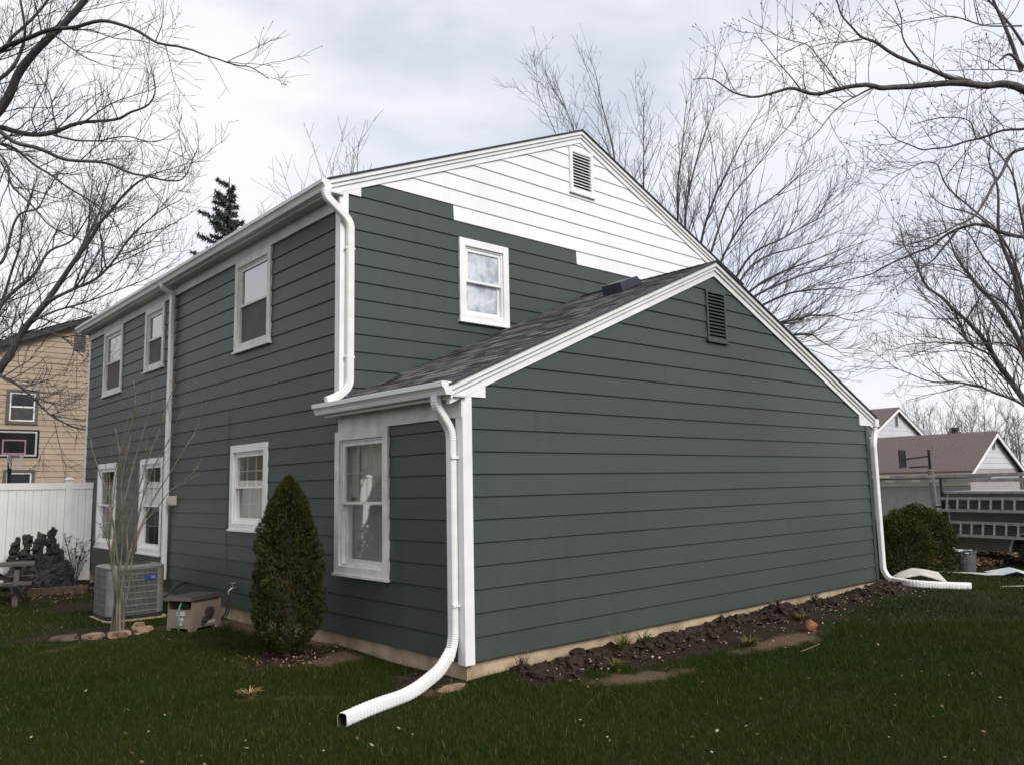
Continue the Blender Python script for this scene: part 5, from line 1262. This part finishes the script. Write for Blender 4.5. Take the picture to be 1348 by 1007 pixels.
# ------------------------------------------------------------------ arborvitae by the wall
cx, cy = -.66, 2.50; cz0 = gzf(cx, cy); CH = 2.02
arb = empty('arborvitae', (cx, cy, cz0), 'narrow conical evergreen arborvitae beside the long green wall', 'shrub')
MB().tube([(cx,cy,cz0-.05),(cx+.01,cy,cz0+.5),(cx,cy,cz0+CH*.9)], [.05,.04,.01], 8).build('trunk', 'timber', arb)
V = []; Fq = []; Cc = []; rr = np.random.RandomState(14)
def arb_r(t): return .385*np.interp(t, [0,.05,.14,.28,.5,.7,.85,.95,1.0], [.42,.62,.90,1.0,.90,.74,.50,.25,.03])
for i in range(21000):
    t = rr.rand()**.9; a = rr.rand()*6.283; lump = 1+.11*math.sin(a*5+t*19)+.10*math.sin(a*9-t*31)+.07*math.sin(a*3+t*8); rad = arb_r(t)*lump*(1-.30*rr.rand()**2.0)
    p = np.array([cx+rad*math.cos(a), cy+rad*math.sin(a), cz0+.03+t*CH*.985]); outv = np.array([math.cos(a), math.sin(a), 0])
    up = np.array([0,0,1.0])*rr.uniform(.55,1.1)+outv*rr.uniform(.25,.9)+rr.normal(size=3)*.3; up /= np.linalg.norm(up); sd_ = np.cross(up, rr.normal(size=3)); sd_ /= np.linalg.norm(sd_)+1e-9
    l = rr.uniform(.022,.055); wd = l*.17; g = rr.uniform(.6,1.3); warm = rr.rand() < .16
    c = np.array([.075,.055,.019]) if warm else np.array([.052,.056,.014]) if rr.rand() < .55 else np.array([.036,.044,.012])
    for k in (-1, 0, 1):
        dd = up+sd_*k*.55; dd /= np.linalg.norm(dd); x = np.cross(dd, np.cross(up, sd_)); o = len(V); ll = l*(1 if k == 0 else .72)
        V.extend([p-x*wd*.5, p+x*wd*.5, p+dd*ll+x*wd*.3, p+dd*ll-x*wd*.3]); Fq.append((o,o+1,o+2,o+3)); Cc.append(c*g*rr.uniform(.85,1.15))
fast_mesh('foliage', np.array(V), np.array(Fq), 'conifer', arb, np.array(Cc))

# ------------------------------------------------------------------ round clipped hedges on the right
def hedge(cx, cy, rx, ry, h, seed, n, label):
    z0 = gzf(cx, cy); e = empty('round_hedge', (cx, cy, z0), label, 'shrub'); rr = np.random.RandomState(seed); V = []; Fq = []; Cc = []
    mb = MB()
    for i in range(9):
        a = i*.7; mb.tube([(cx+.05*math.cos(a),cy+.05*math.sin(a),z0-.05),(cx+rx*.4*math.cos(a),cy+ry*.4*math.sin(a),z0+h*.45),(cx+rx*.75*math.cos(a),cy+ry*.75*math.sin(a),z0+h*.7)], [.03,.02,.006], 5)
    mb.build('stems', 'timber', e)
    for i in range(n):
        d = rr.normal(size=3); d[2] = abs(d[2]) if rr.rand() < .62 else -abs(d[2]); d /= np.linalg.norm(d)
        lump = 1+.05*math.sin(d[0]*9+d[2]*7+seed)+.05*math.sin(d[1]*11-d[2]*5)+.03*math.sin(d[0]*23+d[1]*19)
        k = lump*(1-.28*rr.rand()**1.8)
        hr = 1/max(.55, math.sqrt(d[0]**2+d[1]**2)) if d[2] < 0 else 1.0
        p = np.array([cx+d[0]*rx*k*hr*.98, cy+d[1]*ry*k*hr*.98, z0+h*.46+d[2]*h*.54*k])
        if p[2] < z0+.03: continue
        o_ = d*.8+np.array([0,0,.5])+rr.normal(size=3)*.55; o_ /= np.linalg.norm(o_); sd_ = np.cross(o_, rr.normal(size=3)); sd_ /= np.linalg.norm(sd_)+1e-9
        l = rr.uniform(.022,.055); wd = l*.26; g = rr.uniform(.55,1.3); c = np.array([.068,.072,.016]) if rr.rand() < .35 else np.array([.038,.050,.012])
        o = len(V); V.extend([p-sd_*wd*.5, p+o_*l*.5+sd_*wd*.0+sd_*wd, p+o_*l, p+o_*l*.5-sd_*wd]); Fq.append((o,o+1,o+2,o+3)); Cc.append(c*g)
    fast_mesh('foliage', np.array(V), np.array(Fq), 'hedge', e, np.array(Cc))
hc_ = at(1206, 700, 17.3); hedge(hc_[0], hc_[1], .73, .73, 1.40, 5, 26000, 'large clipped round evergreen bush between the house and the bin')
hc_ = at(1184, 700, 15.9); hedge(hc_[0], hc_[1], .58, .58, 1.20, 6, 17000, 'smaller clipped round evergreen bush against the far downspout')

# ------------------------------------------------------------------ many-stemmed leafless shrub by the air conditioner
shr = empty('leafless_shrub', (SX, SY, gzf(SX, SY)), 'tall leafless many-stemmed shrub in a stone ring by the air conditioner', 'shrub')
t = Tree(77); cfS = dict(dens=[2.6, 2.4], ang=[(14,32),(18,40)], len=[.7,.32], step=[.12,.08], wob=.09, trop=(0,0,.12), rmin=.0028, fat=.009, **{'from':[.32,.2]}, bias=(0,0,.4), buds=.3)
b0 = np.array([SX, SY, gzf(SX, SY)-.03]); dS = float(np.dot(b0-CAM, FW))
stems = [[(147,828),(150,760),(152,700),(168,640),(192,560),(200,500)],[(152,826),(155,760),(150,700),(140,650),(128,612),(120,575)],[(156,827),(160,770),(172,720),(186,660),(214,590),(240,540)],[(150,826),(160,760),(178,710),(205,650),(240,600),(262,555)],
         [(155,827),(158,750),(160,690),(162,630),(175,560),(178,505)],[(153,828),(148,750),(143,700),(150,640),(158,600),(150,560)],[(158,828),(170,760),(184,705),(205,670),(232,640),(262,615)],[(155,827),(152,770),(150,700),(147,655),(155,610),(185,530)],[(156,828),(165,750),(168,690),(190,620),(225,520),(230,500)]]
for i, s_px in enumerate(stems):
    dd = dS+[.0,.15,-.15,.25,-.25,.3,.1,-.35,.2][i]
    pts = px_line(s_px, [dS+(dd-dS)*j/5*1.6 for j in range(6)]); pts[0][2] = b0[2]; pts[0][:2] += np.array([.07*math.cos(i*2.4), .07*math.sin(i*2.4)]); t.limb(pts, .022 if i < 4 else .015, .0042, cfS)
TRI += t.mesh('stems', 'bark_pale', shr)[1]
# small reddish shrub by the fence
rs = empty('red_leaf_shrub', (-.45, 12.75, gzf(-.45,12.75)), 'small twiggy shrub with dark red leaves before the white fence', 'shrub')
t = Tree(88); cfR = dict(dens=[4.5,5], ang=[(20,50),(25,60)], len=[.45,.18], step=[.1,.08], wob=.15, trop=(0,0,.1), rmin=.0035, fat=.01, **{'from':[.3,.2]}, buds=0)
r8 = np.random.RandomState(8)
for i in range(9):
    a = i*.7; b0 = np.array([-.45,12.75,gzf(-.45,12.75)-.03]); e = b0+np.array([math.cos(a)*r8.uniform(.15,.50), math.sin(a)*r8.uniform(.1,.35), r8.uniform(.75,1.15)]); t.limb([b0, b0*.5+e*.5+[0,0,.1], e], .010, .004, cfR)
t.mesh('stems', 'bark_dark', rs)
V = []; Fq = []; Cc = []
for q, rq, lvl in t.tubes:
    if lvl < 1 and r8.rand() < .6: continue
    for k in range(2):
        p = q[-1-r8.randint(0, len(q)-1)]; d = r8.normal(size=3); d /= np.linalg.norm(d); x = np.cross(d, r8.normal(size=3)); x /= np.linalg.norm(x); l = r8.uniform(.03,.065); o = len(V)
        V.extend([p, p+d*l*.5+x*l*.35, p+d*l, p+d*l*.5-x*l*.35]); Fq.append((o,o+1,o+2,o+3)); g = r8.uniform(.6,1.3); Cc.append(np.array([.055,.028,.026])*g)
fast_mesh('foliage', np.array(V), np.array(Fq), 'leaf', rs, np.array(Cc))

# ------------------------------------------------------------------ soil clods, weeds, leaves, grass
def dists(p): return float(np.dot(np.array(p)-CAM, FW))
mb = MB(); rr = random.Random(12)
for i in range(1500):
    x = rr.uniform(.55, 8.9); yc = -.30-.10*math.sin(x*1.1)-.12*max(0, 1-abs(x-4.4)/1.6); y = rr.gauss(yc, .13)
    if y > -.06: y = -.06-rr.random()*.1
    r = rr.choice((.012,.015,.02,.026,.034,.045,.065))*rr.uniform(.7,1.2)
    if x > 5.5: r *= .75
    blob(mb, (x, y, gzf(x, y)+r*.25), r, i, .75, 3.0, 2 if r > .022 else 1, (1.25,1,.8))
tag(mb.build('soil_clods', 'mulch', None), 'dark broken soil clods heaped along the gable wall', kind='stuff')
mb = MB()
for i in range(260):
    a = rr.uniform(0, 6.28); x = -.30+.34*math.cos(a)*rr.random(); y = .32+.38*math.sin(a)*rr.random()
    if x > -.05: x = -.05-rr.random()*.1
    r = rr.uniform(.008,.024); blob(mb, (x, y, gzf(x, y)+r*.2), r, i, .5, 2, 1, (1.3,1,.7))
for i in range(200):
    a = rr.uniform(0, 6.28); q = rr.random(); x = SX+.32*math.cos(a)*q; y = SY+.28*math.sin(a)*q; r = rr.uniform(.008,.025); blob(mb, (x, y, gzf(x, y)+r*.2), r, i, .5, 2, 1, (1.3,1,.7))
tag(mb.build('soil_crumbs', 'mulch', None), 'loose dark soil crumbs under the downspout and in the shrub ring', kind='stuff')
# weeds in the bed
def weed(x, y, n, h, col, label, seed, spread=.6):
    rr = np.random.RandomState(seed); V = []; Fq = []; Cc = []; z = gzf(x, y)
    for i in range(n):
        a = rr.rand()*6.28; l = h*rr.uniform(.6,1.2); o_ = np.array([math.cos(a), math.sin(a), 0]); x_ = np.array([-o_[1], o_[0], 0]); wd = rr.uniform(.005,.011); p = np.array([x, y, z])+o_*rr.rand()*.05
        m1 = p+o_*l*spread*.35+np.array([0,0,l*.6]); e = p+o_*l*spread+np.array([0,0,l*rr.uniform(.55,.95)]); o = len(V)
        V.extend([p-x_*wd*.5, p+x_*wd*.5, m1+x_*wd*.6, m1-x_*wd*.6, e+x_*wd*.15, e-x_*wd*.15]); g = rr.uniform(.6,1.4)
        Fq.extend([(o,o+1,o+2,o+3),(o+3,o+2,o+4,o+5)]); Cc.extend([np.array(col)*g]*2)
    ob = fast_mesh('weed_plant', np.array(V), np.array(Fq), 'grass', None, np.array(Cc)); return tag(ob, label, 'weed')
weed(1.72,-.52,70,.24,(.11,.12,.045),'pale green weed clump in the dark soil below the gable wall',1)
weed(1.30,-.80,60,.13,(.13,.13,.03),'yellow-green weed tuft on the pale clay edge of the bed',2)
weed(2.25,-.35,50,.22,(.10,.12,.06),'grey-green weed against the foundation in the soil bed',3)
weed(.62,-.13,36,.20,(.14,.10,.06),'dry brown weed against the foundation near the front corner',4,.35)
weed(5.2,-.28,40,.16,(.10,.09,.05),'dry weed sprig by the foundation halfway along the gable wall',5,.4)
weed(6.3,-.24,40,.16,(.09,.09,.05),'dry weed sprig by the foundation towards the far downspout',6,.4)
weed(3.35,-1.02,70,.12,(.15,.12,.04),'low yellowed weed clump at the lawn edge of the bed',7,1.1)
weed(-1.73,1.06,70,.11,(.30,.21,.09),'dry straw tuft in the lawn near the conical evergreen',8,.9)
weed(-.02+.0,2.0,20,.14,(.10,.09,.05),'dry weed sprig at the foundation beside the conical evergreen',9,.5) if False else None
weed(5.0,-.75,60,.10,(.12,.13,.04),'low green weed clump beyond the terracotta lump',10,1.0)
# fallen leaves
def leaves(name, n, fn, cols, label, seed, size=(.02,.05), lift=.03):
    rr = np.random.RandomState(seed); V = []; Fq = []; Cc = []
    for i in range(n):
        x, y = fn(rr)
        if -.02 < x < W+.02 and y > -.02 and y < L_: continue
        z = gzf(x, y)+lift*rr.rand()+.006; s = rr.uniform(*size); a = rr.rand()*6.28; u = np.array([math.cos(a), math.sin(a), rr.normal()*.35]); v = np.array([-math.sin(a), math.cos(a), rr.normal()*.35]); p = np.array([x,y,z]); o = len(V)
        V.extend([p-u*s*.5, p+v*s*.34, p+u*s*.5+[0,0,s*.2], p-v*s*.34+[0,0,s*.12]]); Fq.extend([(o,o+1,o+2),(o,o+2,o+3)]); c = np.array(cols[rr.randint(len(cols))])*rr.uniform(.7,1.3); Cc.extend([c, c*.92])
    return tag(fast_mesh(name, np.array(V), np.array(Fq), 'leaf', None, np.array(Cc)), label, kind='stuff')
brown = [(.18,.09,.05),(.13,.07,.045),(.24,.14,.085),(.20,.12,.09),(.28,.17,.11)]
pale = [(.32,.31,.22),(.40,.39,.30),(.26,.27,.15),(.30,.22,.14)]
def lawn_pt(rr):
    while True:
        d = 5.0+17*rr.rand()**1.4; l = rr.uniform(-.72,.72)*d; p = CAM+np.array([math.sin(YAW), math.cos(YAW), 0])*d+np.array([math.cos(YAW), -math.sin(YAW), 0])*l
        return p[0], p[1]
leaves('fallen_leaves', 420, lawn_pt, pale+brown[:2], 'small pale dead leaves scattered over the lawn', 3, (.018,.04), .04)
leaves('leaf_pile', 5200, lambda r_: (16.3+r_.normal()*1.9*.8+.0, 1.45-(0.0)+r_.normal()*.33), brown, 'drift of brown dead leaves at the foot of the work trailer', 4, (.05,.11), .14)
def bed_pt(r_): x = r_.uniform(.6, 9.3); return x, -.38-abs(r_.normal())*.32*(1.6 if 3.2 < x < 5.5 else 1)
leaves('bed_litter', 800, bed_pt, brown+pale, 'dead leaves and chips strewn over the soil bed', 5, (.014,.038), .05)
leaves('corner_litter', 260, lambda r_: (9.0+r_.normal()*.35, -.35+r_.normal()*.22), brown+[(.34,.12,.05)], 'brown leaves piled around the far downspout foot', 6, (.03,.06), .08)
leaves('evergreen_litter', 380, lambda r_: (-.62+r_.normal()*.33, 2.25+r_.normal()*.3), brown, 'dead needles and leaves on the soil under the conical evergreen', 7, (.015,.035), .03)
leaves('yard_litter', 500, lambda r_: (-.9+r_.normal()*.55, 11.6+r_.normal()*.8), brown, 'brown leaves in the bed by the white fence', 8, (.03,.07), .05)

# grass blades
rs_ = np.random.RandomState(1)
fw2 = np.array([math.sin(YAW), math.cos(YAW)]); rt2 = np.array([math.cos(YAW), -math.sin(YAW)])
def blades(n, d0, d1, hgt, wdt):
    d = np.sqrt(rs_.uniform(d0*d0, d1*d1, n)); l = rs_.uniform(-.86, .86, n)*d
    x = CAM[0]+fw2[0]*d+rt2[0]*l; y = CAM[1]+fw2[1]*d+rt2[1]*l
    dm, dk = dirt(x, y)
    tuft = .5+.5*np.sin(x*3.1+1.3*np.sin(y*2.3))*np.sin(y*3.7+1.1*np.sin(x*2.9))
    keep = ~((x > -.01) & (x < W+.0) & (y > -.01) & (y < L_)) & (y < 40) & (rs_.rand(n) > dm*1.15-.06)
    keep &= ~((np.abs(x+.98) < .47) & (np.abs(y-7.28) < .47))
    x, y, dm, dk, tuft = x[keep], y[keep], dm[keep], dk[keep], tuft[keep]; n = len(x); z = gz(x, y)
    a = rs_.uniform(0, 2*math.pi, n); h = hgt*rs_.uniform(.45, 1.25, n)*(1-.5*dm)*(.75+.5*tuft); lean = rs_.uniform(.15, .95, n)*h
    la = rs_.uniform(0, 2*math.pi, n); wv = wdt*rs_.uniform(.6, 1.3, n)
    p = np.stack([x, y, z-.004], 1); s = np.stack([np.cos(a)*wv*.5, np.sin(a)*wv*.5, np.zeros(n)], 1)
    tip = p+np.stack([np.cos(la)*lean, np.sin(la)*lean, h], 1)
    V = np.stack([p-s, p+s, tip], 1).reshape(-1, 3)
    big = .5+.5*np.sin(x*.9+1.7*np.sin(y*.7))*np.sin(y*1.1+x*.3)
    c = np.array([.017,.036,.004])[None]*(1-big[:, None])+np.array([.032,.044,.005])[None]*big[:, None]
    dry = (rs_.rand(n) < .05+.35*dm)[:, None]; c = np.where(dry, np.array([.17,.13,.065])[None]*rs_.uniform(.5, 1.2, (n, 1)), c)
    c = c*rs_.uniform(.55, 1.35, (n, 1))
    return V, c
parts = [blades(430000, 3.2, 10.5, .052, .0042), blades(430000, 10.5, 24, .055, .008), blades(120000, 24, 45, .07, .02)]
V = np.concatenate([p[0] for p in parts]); Cc = np.concatenate([p[1] for p in parts])
go = fast_mesh('grass', V, np.arange(len(V)).reshape(-1, 3), 'grass', None, Cc)
tag(go, 'short mown green grass covering the lawn', kind='stuff')
print('TRI trees', TRI, 'grass', len(V)//3)
